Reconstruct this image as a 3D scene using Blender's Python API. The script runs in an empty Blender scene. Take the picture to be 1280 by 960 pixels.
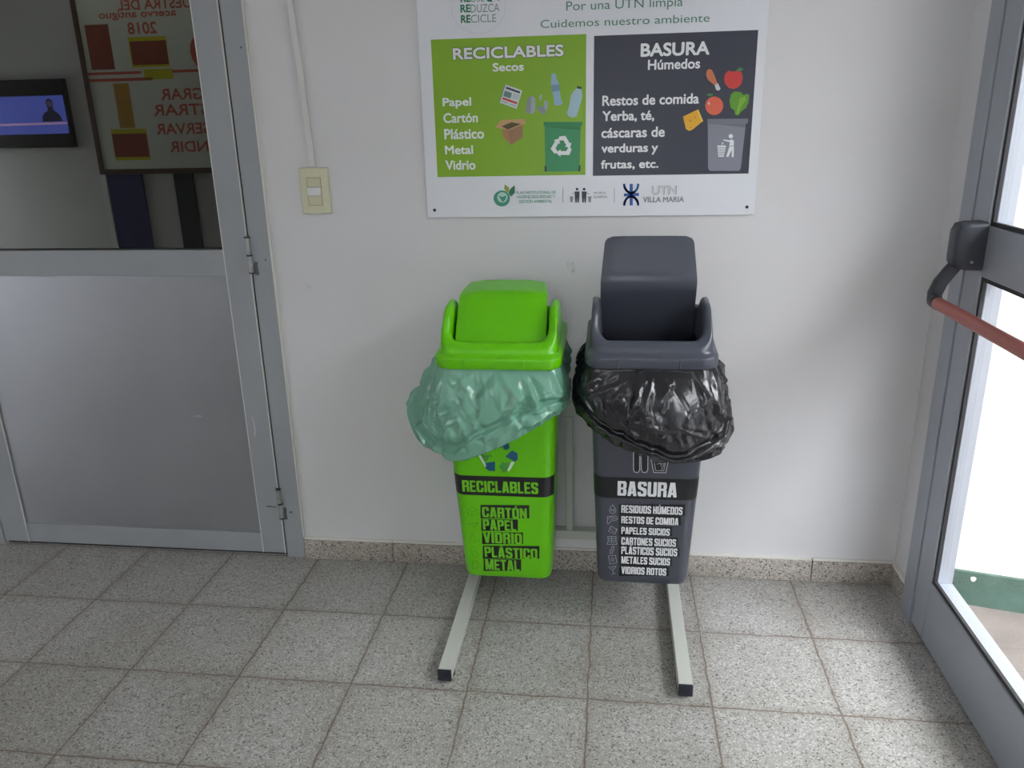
import bpy, bmesh, math, random
import numpy as np
from mathutils import Vector, Matrix

SC = bpy.context.scene
COL = SC.collection

# ------------------------------------------------------------------ camera
cam_data = bpy.data.cameras.new('camera')
cam_data.sensor_width = 36.0
cam_data.lens = 991.02 / 1280.0 * 36.0
cam_data.clip_start = 0.02
cam = bpy.data.objects.new('camera', cam_data)
COL.objects.link(cam)
_yaw, _pitch, _roll = 0.128415, 0.314188, -0.022852
_f = Vector((-math.sin(_yaw) * math.cos(_pitch), math.cos(_yaw) * math.cos(_pitch), -math.sin(_pitch)))
_a = Vector((math.cos(_yaw), math.sin(_yaw), 0)); _b = _a.cross(_f)
_r = _a * math.cos(_roll) + _b * math.sin(_roll)
_u = _b * math.cos(_roll) - _a * math.sin(_roll)
cam.matrix_world = Matrix(((_r.x, _u.x, -_f.x, 1.2404), (_r.y, _u.y, -_f.y, -2.2192), (_r.z, _u.z, -_f.z, 1.3414), (0, 0, 0, 1)))
SC.camera = cam

# ------------------------------------------------------------------ view, world, lamps
SC.view_settings.view_transform = 'Standard'
SC.view_settings.look = 'None'
SC.view_settings.gamma = 1.0
SC.view_settings.use_curve_mapping = False
SC.view_settings.exposure = 0.0

world = bpy.data.worlds.new('overcast_sky')
SC.world = world
world.use_nodes = True
wn = world.node_tree.nodes
wn['Background'].inputs[0].default_value = (0.95, 0.96, 1.02, 1)
# overcast sky: the zenith is about three times as bright as the horizon
SKY = 23.5
_tc = wn.new('ShaderNodeTexCoord'); _sx = wn.new('ShaderNodeSeparateXYZ'); _mr = wn.new('ShaderNodeMapRange')
world.node_tree.links.new(_tc.outputs['Generated'], _sx.inputs[0]); world.node_tree.links.new(_sx.outputs[2], _mr.inputs['Value'])
_mr.inputs['From Min'].default_value = 0.0; _mr.inputs['From Max'].default_value = 1.0
_mr.inputs['To Min'].default_value = SKY / 3; _mr.inputs['To Max'].default_value = SKY
world.node_tree.links.new(_mr.outputs[0], wn['Background'].inputs[1])

def lamp(name, kind, loc, energy, color=(1, 1, 1), rot=(0, 0, 0), size=None, size_y=None):
    d = bpy.data.lights.new(name, kind)
    d.energy = energy; d.color = color
    if kind == 'AREA':
        d.shape = 'RECTANGLE'; d.size = size; d.size_y = size_y
    o = bpy.data.objects.new(name, d)
    o.location = loc; o.rotation_euler = rot
    COL.objects.link(o)
    return o

CEIL_LAMP_W = 2.8
CEIL_LAMPS = [(-2.1, -2.85), (-0.4, -2.85), (1.15, -2.85)]
for _x, _y in CEIL_LAMPS:
    lamp('ceiling_lamp_light', 'AREA', (_x, _y, 2.715), CEIL_LAMP_W, (0.95, 0.985, 1.0), (0, 0, 0), 1.16, 0.26)

# ------------------------------------------------------------------ materials
def lin(c):
    c = c / 255.0
    return c / 12.92 if c <= 0.04045 else ((c + 0.055) / 1.055) ** 2.4
def rgb(r, g, b): return (lin(r), lin(g), lin(b), 1.0)

MATS = {}
def mat(name, color, rough=0.5, metal=0.0, spec=0.5, noise=0.0, nscale=8.0, bump=0.0, bscale=60.0, coat=0.0, **kw):
    if name in MATS: return MATS[name]
    m = bpy.data.materials.new(name); m.use_nodes = True
    nt = m.node_tree; b = nt.nodes['Principled BSDF']
    b.inputs['Base Color'].default_value = color
    b.inputs['Roughness'].default_value = rough
    b.inputs['Metallic'].default_value = metal
    b.inputs['Specular IOR Level'].default_value = spec
    b.inputs['Coat Weight'].default_value = coat
    for k, v in kw.items(): b.inputs[k].default_value = v
    if noise or bump:
        tc = nt.nodes.new('ShaderNodeTexCoord')
    if noise:
        n = nt.nodes.new('ShaderNodeTexNoise'); n.inputs['Scale'].default_value = nscale; n.inputs['Detail'].default_value = 6
        nt.links.new(tc.outputs['Object'], n.inputs['Vector'])
        mr = nt.nodes.new('ShaderNodeMapRange')
        mr.inputs['From Min'].default_value = 0.3; mr.inputs['From Max'].default_value = 0.7
        mr.inputs['To Min'].default_value = 1 - noise; mr.inputs['To Max'].default_value = 1 + noise
        nt.links.new(n.outputs['Fac'], mr.inputs['Value'])
        mx = nt.nodes.new('ShaderNodeVectorMath'); mx.operation = 'SCALE'
        mx.inputs[0].default_value = color[:3]
        nt.links.new(mr.outputs['Result'], mx.inputs['Scale'])
        nt.links.new(mx.outputs[0], b.inputs['Base Color'])
    if bump:
        n2 = nt.nodes.new('ShaderNodeTexNoise'); n2.inputs['Scale'].default_value = bscale; n2.inputs['Detail'].default_value = 4
        nt.links.new(tc.outputs['Object'], n2.inputs['Vector'])
        bp = nt.nodes.new('ShaderNodeBump'); bp.inputs['Strength'].default_value = bump; bp.inputs['Distance'].default_value = 0.004
        nt.links.new(n2.outputs['Fac'], bp.inputs['Height'])
        nt.links.new(bp.outputs['Normal'], b.inputs['Normal'])
    MATS[name] = m
    return m

def N(nt, t, **kw):
    n = nt.nodes.new(t)
    for k, v in kw.items(): setattr(n, k, v)
    return n
def mth(nt, op, a, b=None, c=None):
    n = N(nt, 'ShaderNodeMath', operation=op)
    for i, v in enumerate((a, b, c)):
        if v is None: continue
        if isinstance(v, (int, float)): n.inputs[i].default_value = v
        else: nt.links.new(v, n.inputs[i])
    return n.outputs[0]
def ramp(nt, fac, stops, interp='LINEAR'):
    n = N(nt, 'ShaderNodeValToRGB'); cr = n.color_ramp; cr.interpolation = interp
    while len(cr.elements) < len(stops): cr.elements.new(0.5)
    for e, (p, c) in zip(cr.elements, stops):
        e.position = p; e.color = c
    nt.links.new(fac, n.inputs[0])
    return n.outputs[0]
def mixc(nt, fac, a, b, blend='MIX'):
    n = N(nt, 'ShaderNodeMix', data_type='RGBA', blend_type=blend)
    for s, v in (('Factor', fac), ('A', a), ('B', b)):
        sock = [i for i in n.inputs if i.name == s and (i.type == 'RGBA' if s != 'Factor' else i.type == 'VALUE')][0]
        if isinstance(v, (int, float, tuple)): sock.default_value = v
        else: nt.links.new(v, sock)
    return [o for o in n.outputs if o.type == 'RGBA'][0]

def terrazzo(name, base, dark, light, tiles=False, joint=rgb(104, 88, 74), rough=0.38):
    m = bpy.data.materials.new(name); m.use_nodes = True
    nt = m.node_tree; b = nt.nodes['Principled BSDF']; L = nt.links
    tc = N(nt, 'ShaderNodeTexCoord'); co = tc.outputs['Object']
    v1 = N(nt, 'ShaderNodeTexVoronoi'); v1.inputs['Scale'].default_value = 290; L.new(co, v1.inputs['Vector'])
    v2 = N(nt, 'ShaderNodeTexVoronoi'); v2.inputs['Scale'].default_value = 150; L.new(co, v2.inputs['Vector'])
    s1 = N(nt, 'ShaderNodeSeparateColor'); L.new(v1.outputs['Color'], s1.inputs[0])
    s2 = N(nt, 'ShaderNodeSeparateColor'); L.new(v2.outputs['Color'], s2.inputs[0])
    mid = tuple((a * 0.88) for a in base[:3]) + (1,)
    c1 = ramp(nt, s1.outputs[0], [(0.0, dark), (0.07, mid), (0.32, base), (0.80, light)], 'CONSTANT')
    c2 = ramp(nt, s2.outputs[1], [(0.0, dark), (0.055, base), (0.90, light)], 'CONSTANT')
    near = mth(nt, 'LESS_THAN', v2.outputs['Distance'], 0.42)
    use2 = mth(nt, 'MULTIPLY', near, mth(nt, 'MAXIMUM', mth(nt, 'LESS_THAN', s2.outputs[1], 0.055), mth(nt, 'GREATER_THAN', s2.outputs[1], 0.90)))
    c = mixc(nt, use2, c1, c2)
    ns = N(nt, 'ShaderNodeTexNoise'); ns.inputs['Scale'].default_value = 2.6; ns.inputs['Detail'].default_value = 5; L.new(co, ns.inputs['Vector'])
    dirt = ramp(nt, ns.outputs['Fac'], [(0.30, (0.80, 0.78, 0.75, 1)), (0.62, (1.0, 1.0, 1.0, 1))])
    c = mixc(nt, 1.0, c, dirt, 'MULTIPLY')
    if tiles:
        sx = N(nt, 'ShaderNodeSeparateXYZ'); L.new(co, sx.inputs[0])
        n3 = N(nt, 'ShaderNodeTexNoise'); n3.inputs['Scale'].default_value = 22; n3.inputs['Detail'].default_value = 4; L.new(co, n3.inputs['Vector'])
        wob = mth(nt, 'MULTIPLY', mth(nt, 'SUBTRACT', n3.outputs['Fac'], 0.5), 0.012)
        n4 = N(nt, 'ShaderNodeTexNoise'); n4.inputs['Scale'].default_value = 5.0; L.new(co, n4.inputs['Vector'])
        width = mth(nt, 'MULTIPLY_ADD', n4.outputs['Fac'], 0.0065, 0.0006)
        ds = []; cells = []
        for ax in (0, 1):
            q = mth(nt, 'DIVIDE', mth(nt, 'ADD', sx.outputs[ax], wob), 0.3)
            cells.append(mth(nt, 'FLOOR', q))
            fr = mth(nt, 'FRACT', q)
            ds.append(mth(nt, 'MULTIPLY', mth(nt, 'MINIMUM', fr, mth(nt, 'SUBTRACT', 1.0, fr)), 0.3))
        d = mth(nt, 'MINIMUM', ds[0], ds[1])
        soft = N(nt, 'ShaderNodeMapRange'); soft.interpolation_type = 'SMOOTHSTEP'
        L.new(d, soft.inputs['Value']); soft.inputs['From Min'].default_value = 0.0; L.new(width, soft.inputs['From Max'])
        soft.inputs['To Min'].default_value = 0.85; soft.inputs['To Max'].default_value = 0.0
        cx = N(nt, 'ShaderNodeCombineXYZ'); L.new(cells[0], cx.inputs[0]); L.new(cells[1], cx.inputs[1])
        wn_ = N(nt, 'ShaderNodeTexWhiteNoise', noise_dimensions='3D'); L.new(cx.outputs[0], wn_.inputs['Vector'])
        tv = ramp(nt, wn_.outputs['Value'], [(0.0, (0.90, 0.90, 0.89, 1)), (1.0, (1.06, 1.06, 1.05, 1))])
        c = mixc(nt, 1.0, c, tv, 'MULTIPLY')
        # wide brownish soiling that follows the joints
        so2 = N(nt, 'ShaderNodeMapRange'); so2.interpolation_type = 'SMOOTHSTEP'
        L.new(d, so2.inputs['Value']); so2.inputs['From Min'].default_value = 0.0; so2.inputs['From Max'].default_value = 0.03
        so2.inputs['To Min'].default_value = 0.22; so2.inputs['To Max'].default_value = 0.0
        c = mixc(nt, so2.outputs[0], c, rgb(112, 100, 84))
        c = mixc(nt, soft.outputs[0], c, joint)
        bp = N(nt, 'ShaderNodeBump'); bp.inputs['Strength'].default_value = 0.35; bp.inputs['Distance'].default_value = 0.002
        bp.invert = True
        L.new(soft.outputs[0], bp.inputs['Height']); L.new(bp.outputs['Normal'], b.inputs['Normal'])
    L.new(c, b.inputs['Base Color'])
    n5 = N(nt, 'ShaderNodeTexNoise'); n5.inputs['Scale'].default_value = 9; L.new(co, n5.inputs['Vector'])
    L.new(mth(nt, 'MULTIPLY_ADD', n5.outputs['Fac'], 0.2, rough - 0.1), b.inputs['Roughness'])
    b.inputs['Specular IOR Level'].default_value = 0.4
    return m

def wall_paint():
    m = bpy.data.materials.new('white_wall_paint'); m.use_nodes = True
    nt = m.node_tree; b = nt.nodes['Principled BSDF']; L = nt.links
    tc = N(nt, 'ShaderNodeTexCoord'); co = tc.outputs['Object']
    n = N(nt, 'ShaderNodeTexNoise'); n.inputs['Scale'].default_value = 1.7; n.inputs['Detail'].default_value = 6; L.new(co, n.inputs['Vector'])
    c = ramp(nt, n.outputs['Fac'], [(0.3, rgb(213, 211, 212)), (0.7, rgb(221, 220, 222))])
    # small grey scuff marks that have been rubbed on to the paint
    for (x, z, r1, str_) in ((1.128, 0.968, 0.016, 0.5), (1.134, 0.952, 0.010, 0.4), (0.355, 0.905, 0.012, 0.4)):
        sx = N(nt, 'ShaderNodeVectorMath', operation='DISTANCE'); L.new(co, sx.inputs[0]); sx.inputs[1].default_value = (x, 0, z)
        n2 = N(nt, 'ShaderNodeTexNoise'); n2.inputs['Scale'].default_value = 130; L.new(co, n2.inputs['Vector'])
        mr = N(nt, 'ShaderNodeMapRange'); L.new(sx.outputs['Value'], mr.inputs['Value'])
        mr.inputs['From Min'].default_value = r1; mr.inputs['From Max'].default_value = 0.0
        f = mth(nt, 'MULTIPLY', mth(nt, 'MULTIPLY', mr.outputs[0], mth(nt, 'GREATER_THAN', n2.outputs['Fac'], 0.52)), str_)
        c = mixc(nt, f, c, rgb(110, 110, 112))
    L.new(c, b.inputs['Base Color'])
    b.inputs['Roughness'].default_value = 0.55
    b.inputs['Specular IOR Level'].default_value = 0.35
    n3 = N(nt, 'ShaderNodeTexNoise'); n3.inputs['Scale'].default_value = 9; n3.inputs['Detail'].default_value = 8; L.new(co, n3.inputs['Vector'])
    bp = N(nt, 'ShaderNodeBump'); bp.inputs['Strength'].default_value = 0.12; bp.inputs['Distance'].default_value = 0.01
    L.new(n3.outputs['Fac'], bp.inputs['Height']); L.new(bp.outputs['Normal'], b.inputs['Normal'])
    return m

def clear_glass():
    m = bpy.data.materials.new('clear_glass'); m.use_nodes = True
    nt = m.node_tree; nt.nodes.clear()
    o = N(nt, 'ShaderNodeOutputMaterial'); t = N(nt, 'ShaderNodeBsdfTransparent'); g = N(nt, 'ShaderNodeBsdfGlossy')
    t.inputs[0].default_value = (0.97, 0.985, 0.975, 1); g.inputs['Roughness'].default_value = 0.02
    mx = N(nt, 'ShaderNodeMixShader'); fr = N(nt, 'ShaderNodeLayerWeight')
    nt.links.new(mth(nt, 'MULTIPLY_ADD', mth(nt, 'POWER', fr.outputs['Facing'], 4.0), 0.45, 0.03), mx.inputs[0]); nt.links.new(t.outputs[0], mx.inputs[1]); nt.links.new(g.outputs[0], mx.inputs[2])
    nt.links.new(mx.outputs[0], o.inputs[0])
    return m
def dark_glass():
    m = bpy.data.materials.new('dark_reflective_glass'); m.use_nodes = True
    nt = m.node_tree; nt.nodes.clear()
    o = N(nt, 'ShaderNodeOutputMaterial'); d = N(nt, 'ShaderNodeBsdfDiffuse'); g = N(nt, 'ShaderNodeBsdfGlossy')
    d.inputs[0].default_value = (0.012, 0.012, 0.010, 1); g.inputs['Roughness'].default_value = 0.012
    g.inputs[0].default_value = (0.96, 1.0, 0.93, 1)
    mx = N(nt, 'ShaderNodeMixShader'); mx.inputs[0].default_value = 0.135
    nt.links.new(d.outputs[0], mx.inputs[1]); nt.links.new(g.outputs[0], mx.inputs[2]); nt.links.new(mx.outputs[0], o.inputs[0])
    return m
def film(name, color, trans, rough, spec=0.6, tcol=None, coat=0.0):
    m = bpy.data.materials.new(name); m.use_nodes = True
    nt = m.node_tree; b = nt.nodes['Principled BSDF']; L = nt.links
    b.inputs['Base Color'].default_value = color; b.inputs['Roughness'].default_value = rough
    b.inputs['Specular IOR Level'].default_value = spec
    b.inputs['Coat Weight'].default_value = coat; b.inputs['Coat Roughness'].default_value = 0.08
    out = nt.nodes['Material Output']
    tr = N(nt, 'ShaderNodeBsdfTranslucent'); tr.inputs[0].default_value = tcol or color
    mx = N(nt, 'ShaderNodeMixShader'); mx.inputs[0].default_value = trans
    L.new(b.outputs[0], mx.inputs[1]); L.new(tr.outputs[0], mx.inputs[2]); L.new(mx.outputs[0], out.inputs[0])
    tc = N(nt, 'ShaderNodeTexCoord')
    n = N(nt, 'ShaderNodeTexNoise'); n.inputs['Scale'].default_value = 45; n.inputs['Detail'].default_value = 3; n.inputs['Roughness'].default_value = 0.5
    n.inputs['Distortion'].default_value = 1.2
    L.new(tc.outputs['Object'], n.inputs['Vector'])
    bp = N(nt, 'ShaderNodeBump'); bp.inputs['Strength'].default_value = 0.2; bp.inputs['Distance'].default_value = 0.004
    L.new(n.outputs['Fac'], bp.inputs['Height']); L.new(bp.outputs['Normal'], b.inputs['Normal'])
    return m
def glow(name, color, s):
    m = bpy.data.materials.new(name); m.use_nodes = True
    b = m.node_tree.nodes['Principled BSDF']
    b.inputs['Base Color'].default_value = color
    b.inputs['Emission Color'].default_value = color; b.inputs['Emission Strength'].default_value = s
    return m

M_WALL = wall_paint()
M_FLOOR = terrazzo('terrazzo_floor_tiles', rgb(170, 168, 165), rgb(116, 112, 109), rgb(196, 195, 194), tiles=True)
M_SKIRT = terrazzo('terrazzo_skirting', rgb(172, 164, 156), rgb(100, 94, 90), rgb(198, 192, 186), rough=0.5)
M_CEIL = mat('ceiling_paint', rgb(222, 222, 218), 0.8)
M_ALU = mat('painted_aluminium', rgb(158, 162, 166), 0.38, 0.0, 0.5, noise=0.05, nscale=5)
M_ALU_R = mat('silver_aluminium', rgb(160, 165, 174), 0.35, 0.25, 0.5, noise=0.04, nscale=4)
M_PANEL = mat('aluminium_panel', rgb(172, 174, 179), 0.36, 0.75, 0.5, noise=0.06, nscale=3)
M_GASKET = mat('black_rubber_gasket', rgb(40, 40, 44), 0.6)
M_HINGE = mat('worn_steel', rgb(170, 170, 170), 0.35, 0.5, noise=0.2, nscale=60)
M_GRIME = mat('black_grease', rgb(45, 45, 48), 0.5)
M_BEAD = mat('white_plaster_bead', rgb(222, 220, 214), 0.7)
M_MORTAR = mat('brown_mortar', rgb(105, 85, 76), 0.9, noise=0.4, nscale=60, bump=0.6, bscale=90)
M_GLASS = clear_glass()
M_DGLASS = dark_glass()
M_CREAM = mat('cream_plastic', rgb(214, 213, 184), 0.35)
M_WPLAST = mat('white_plastic', rgb(226, 226, 228), 0.3)
M_DUCT = mat('white_cable_duct', rgb(216, 216, 213), 0.45)
M_GREEN = mat('lime_green_plastic', rgb(100, 193, 0), 0.28, 0, 0.5)
M_GREY = mat('slate_grey_plastic', rgb(72, 75, 86), 0.28, 0, 0.5)
M_GFILM = film('green_bag_film', (0.24, 0.52, 0.39, 1), 0.28, 0.17, 0.9)
M_BFILM = film('black_bag_film', (0.014, 0.014, 0.018, 1), 0.05, 0.20, 0.7)
M_STEEL = mat('light_grey_painted_steel', rgb(196, 198, 192), 0.4, 0, 0.5)
M_CAP = mat('black_plastic_cap', rgb(30, 32, 42), 0.4)
M_DARKP = mat('charcoal_plastic', rgb(52, 54, 62), 0.42)
M_RED = mat('red_painted_tube', rgb(172, 90, 80), 0.35)
M_BOARD = mat('sign_board_white', rgb(226, 228, 234), 0.3)
M_SCREW = mat('black_screw', rgb(25, 25, 28), 0.4)
M_EXTW = mat('exterior_cream_wall', rgb(240, 238, 226), 0.8, bump=0.3, bscale=30)
M_EXTG = mat('exterior_green_skirting', rgb(66, 92, 82), 0.6, noise=0.3, nscale=9, bump=0.4, bscale=20)
M_EXTF = mat('exterior_concrete', rgb(116, 107, 103), 0.85, noise=0.22, nscale=7)
M_WOODF = mat('brown_wooden_frame', rgb(92, 62, 52), 0.5)
M_BLUEP = mat('navy_fabric', rgb(52, 52, 104), 0.8)
M_TVB = mat('black_television_plastic', rgb(22, 22, 24), 0.35)

INK = {
 'leafgreen': rgb(38, 122, 88), 'greygreen': rgb(120, 150, 136), 'sagegreen': rgb(86, 138, 116), 'palegrey': rgb(205, 208, 212), 'outline': rgb(78, 92, 70),
 'offwhite': rgb(232, 234, 236), 'papergrey': rgb(205, 214, 216), 'slate': rgb(112, 128, 130), 'ink': rgb(52, 56, 66), 'tealgrey': rgb(100, 138, 132),
 'red': rgb(204, 62, 58), 'steel': rgb(140, 146, 152), 'steellight': rgb(164, 174, 178), 'bottleblue': rgb(146, 178, 204), 'bottleband': rgb(110, 146, 174),
 'bottlepale': rgb(166, 196, 208), 'kraft': rgb(156, 116, 82), 'kraftdark': rgb(170, 126, 84), 'kraftlight': rgb(196, 156, 110), 'boxhole': rgb(84, 72, 42),
 'bingreen': rgb(52, 142, 92), 'bingreendark': rgb(36, 118, 70), 'bingreenlid': rgb(36, 132, 78), 'chicken': rgb(204, 118, 82), 'leaf': rgb(72, 128, 76),
 'tomato': rgb(226, 104, 78), 'lettuce': rgb(96, 152, 42), 'lettucelight': rgb(124, 176, 58), 'cheese': rgb(228, 170, 40), 'cheeselight': rgb(240, 200, 84), 'cheesedark': rgb(196, 132, 30),
 'bingrey': rgb(134, 136, 148), 'bingreydark': rgb(110, 112, 124), 'bingreylid': rgb(118, 120, 130), 'globe': rgb(64, 150, 124), 'globelight': rgb(176, 214, 200), 'olive': rgb(148, 168, 70),
 'palesage': rgb(112, 164, 144), 'utnblue': rgb(34, 88, 172), 'utncyan': rgb(56, 136, 196), 'signgreen': rgb(132, 176, 36), 'signdark': rgb(58, 60, 74),
 'bingreenbright': rgb(108, 190, 28), 'decalblack': rgb(24, 27, 30), 'decalgreen': rgb(58, 120, 18), 'recgreen': rgb(72, 152, 62), 'recblue': rgb(20, 84, 120), 'recwhite': rgb(206, 226, 206),
 'iconwhite': rgb(196, 200, 208), 'posterred': rgb(214, 96, 76), 'posterbrick': rgb(150, 74, 60), 'posteryellow': rgb(214, 206, 40), 'posterochre': rgb(196, 148, 64), 'posterpaper': rgb(226, 228, 218),
}
def ink(k, rough=0.35):
    return mat('print_' + k, INK[k], rough)

# ------------------------------------------------------------------ helpers
def thing(name, label, cat, loc=(0, 0, 0), group=None, kind=None, rot=None):
    o = bpy.data.objects.new(name, None); COL.objects.link(o)
    o.empty_display_size = 0.1
    o.location = loc
    if rot: o.rotation_euler = rot
    tag(o, label, cat, group, kind)
    return o
def tag(o, label=None, cat=None, group=None, kind=None):
    if label: o['label'] = label
    if cat: o['category'] = cat
    if group: o['group'] = group
    if kind: o['kind'] = kind
    return o
def link(name, me, mats, parent=None, local=False):
    o = bpy.data.objects.new(name, me); COL.objects.link(o)
    for m in (mats if isinstance(mats, (list, tuple)) else [mats]): me.materials.append(m)
    if parent is not None:
        o.parent = parent
        if not local:     # geometry was written in world coordinates
            base = parent
            off = Vector((0, 0, 0))
            while base is not None:
                off += base.location; base = base.parent
            me.transform(Matrix.Translation(-off))
    return o
def obj(name, bm, mats, parent=None, local=False, smooth=False, angle=40):
    bmesh.ops.recalc_face_normals(bm, faces=bm.faces)
    me = bpy.data.meshes.new(name); bm.to_mesh(me); bm.free()
    if smooth:
        me.shade_smooth()
        me.set_sharp_from_angle(angle=math.radians(angle))
    return link(name, me, mats, parent, local)
def own_origin(o):
    """move a top-level mesh's origin to the bottom centre of its shape"""
    me = o.data
    co = [v.co for v in me.vertices]
    c = Vector(((min(v.x for v in co) + max(v.x for v in co)) / 2, (min(v.y for v in co) + max(v.y for v in co)) / 2, min(v.z for v in co)))
    me.transform(Matrix.Translation(-c)); o.location = c
    return o
def box(bm, x0, x1, y0, y1, z0, z1, bevel=0.0, seg=2, mi=0):
    r = bmesh.ops.create_cube(bm, size=1.0)
    vs = r['verts']
    for v in vs:
        v.co = Vector(((x0 + x1) / 2 + v.co.x * (x1 - x0), (y0 + y1) / 2 + v.co.y * (y1 - y0), (z0 + z1) / 2 + v.co.z * (z1 - z0)))
    fs = list({f for v in vs for f in v.link_faces})
    for f in fs: f.material_index = mi
    if bevel > 0:
        es = list({e for v in vs for e in v.link_edges})
        bmesh.ops.bevel(bm, geom=es, offset=bevel, segments=seg, affect='EDGES', profile=0.5, material=-1)
    return bm
def B(*a, **k):
    return box(bmesh.new(), *a, **k)
def cyl(bm, p0, p1, r0, r1=None, n=20):
    p0 = Vector(p0); p1 = Vector(p1); r1 = r0 if r1 is None else r1
    ax = (p1 - p0).normalized()
    u = ax.orthogonal().normalized(); w = ax.cross(u)
    ra = [bm.verts.new(p0 + (u * math.cos(2 * math.pi * i / n) + w * math.sin(2 * math.pi * i / n)) * r0) for i in range(n)]
    rb = [bm.verts.new(p1 + (u * math.cos(2 * math.pi * i / n) + w * math.sin(2 * math.pi * i / n)) * r1) for i in range(n)]
    for i in range(n):
        bm.faces.new((ra[i], ra[(i + 1) % n], rb[(i + 1) % n], rb[i]))
    bm.faces.new(ra); bm.faces.new(rb)
    return bm
def tube(bm, pts, radii, n=14, flat=1.0):
    """swept round or oval tube through points"""
    pts = [Vector(q) for q in pts]; rings = []
    up = None
    for i, q in enumerate(pts):
        a = pts[max(0, i - 1)]; b = pts[min(len(pts) - 1, i + 1)]
        t = (b - a).normalized()
        if up is None: up = t.orthogonal().normalized()
        up = (up - t * up.dot(t)).normalized(); w = t.cross(up)
        r = radii[i] if isinstance(radii, (list, tuple)) else radii
        rings.append([bm.verts.new(q + up * math.cos(2 * math.pi * k / n) * r + w * math.sin(2 * math.pi * k / n) * r * flat) for k in range(n)])
    for a, b in zip(rings, rings[1:]):
        for k in range(n): bm.faces.new((a[k], a[(k + 1) % n], b[(k + 1) % n], b[k]))
    bm.faces.new(rings[0]); bm.faces.new(rings[-1])
    return bm
def rrect(a, b, r, nc=6, ns=8, cx=0.0, cy=0.0):
    """rounded rectangle outline, always the same number of points; starts at right side going counter-clockwise"""
    r = max(0.001, min(r, a - 0.001, b - 0.001)); out = []
    corners = [(a - r, b - r, 0), (-(a - r), b - r, 90), (-(a - r), -(b - r), 180), (a - r, -(b - r), 270)]
    for qi, (px, py, a0) in enumerate(corners):
        for i in range(nc + 1):
            t = math.radians(a0 + 90 * i / nc)
            out.append((cx + px + r * math.cos(t), cy + py + r * math.sin(t)))
        nx = corners[(qi + 1) % 4]
        t = math.radians(a0 + 90)
        s = (px + r * math.cos(t), py + r * math.sin(t)); e = (nx[0] + r * math.cos(t), nx[1] + r * math.sin(t))
        for i in range(1, ns):
            out.append((cx + s[0] + (e[0] - s[0]) * i / ns, cy + s[1] + (e[1] - s[1]) * i / ns))
    return out
def loft(bm, rings, cap0=False, cap1=False):
    vr = [[bm.verts.new(q) for q in ring] for ring in rings]; n = len(vr[0])
    for a, b in zip(vr, vr[1:]):
        for k in range(n): bm.faces.new((a[k], a[(k + 1) % n], b[(k + 1) % n], b[k]))
    if cap0: bm.faces.new(vr[0])
    if cap1: bm.faces.new(vr[-1])
    return vr

FONT_CACHE = {}
def text_mesh(s, bold):
    k = (s, bold)
    if k in FONT_CACHE: return FONT_CACHE[k]
    cu = bpy.data.curves.new('lettering', 'FONT'); cu.body = s; cu.size = 1.0; cu.offset = bold; cu.resolution_u = 4
    o = bpy.data.objects.new('lettering', cu); COL.objects.link(o)
    bpy.context.view_layer.update()
    dg = bpy.context.evaluated_depsgraph_get()
    me = bpy.data.meshes.new_from_object(o.evaluated_get(dg))
    vs = [tuple(v.co) for v in me.vertices]; fs = [tuple(q.vertices) for q in me.polygons]
    bpy.data.objects.remove(o); bpy.data.curves.remove(cu); bpy.data.meshes.remove(me)
    x0 = min(v[0] for v in vs); x1 = max(v[0] for v in vs); y0 = min(v[1] for v in vs); y1 = max(v[1] for v in vs)
    vs = [((v[0] - x0) / (x1 - x0), (v[1] - y0) / (y1 - y0)) for v in vs]
    FONT_CACHE[k] = (vs, fs)
    return vs, fs
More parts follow.
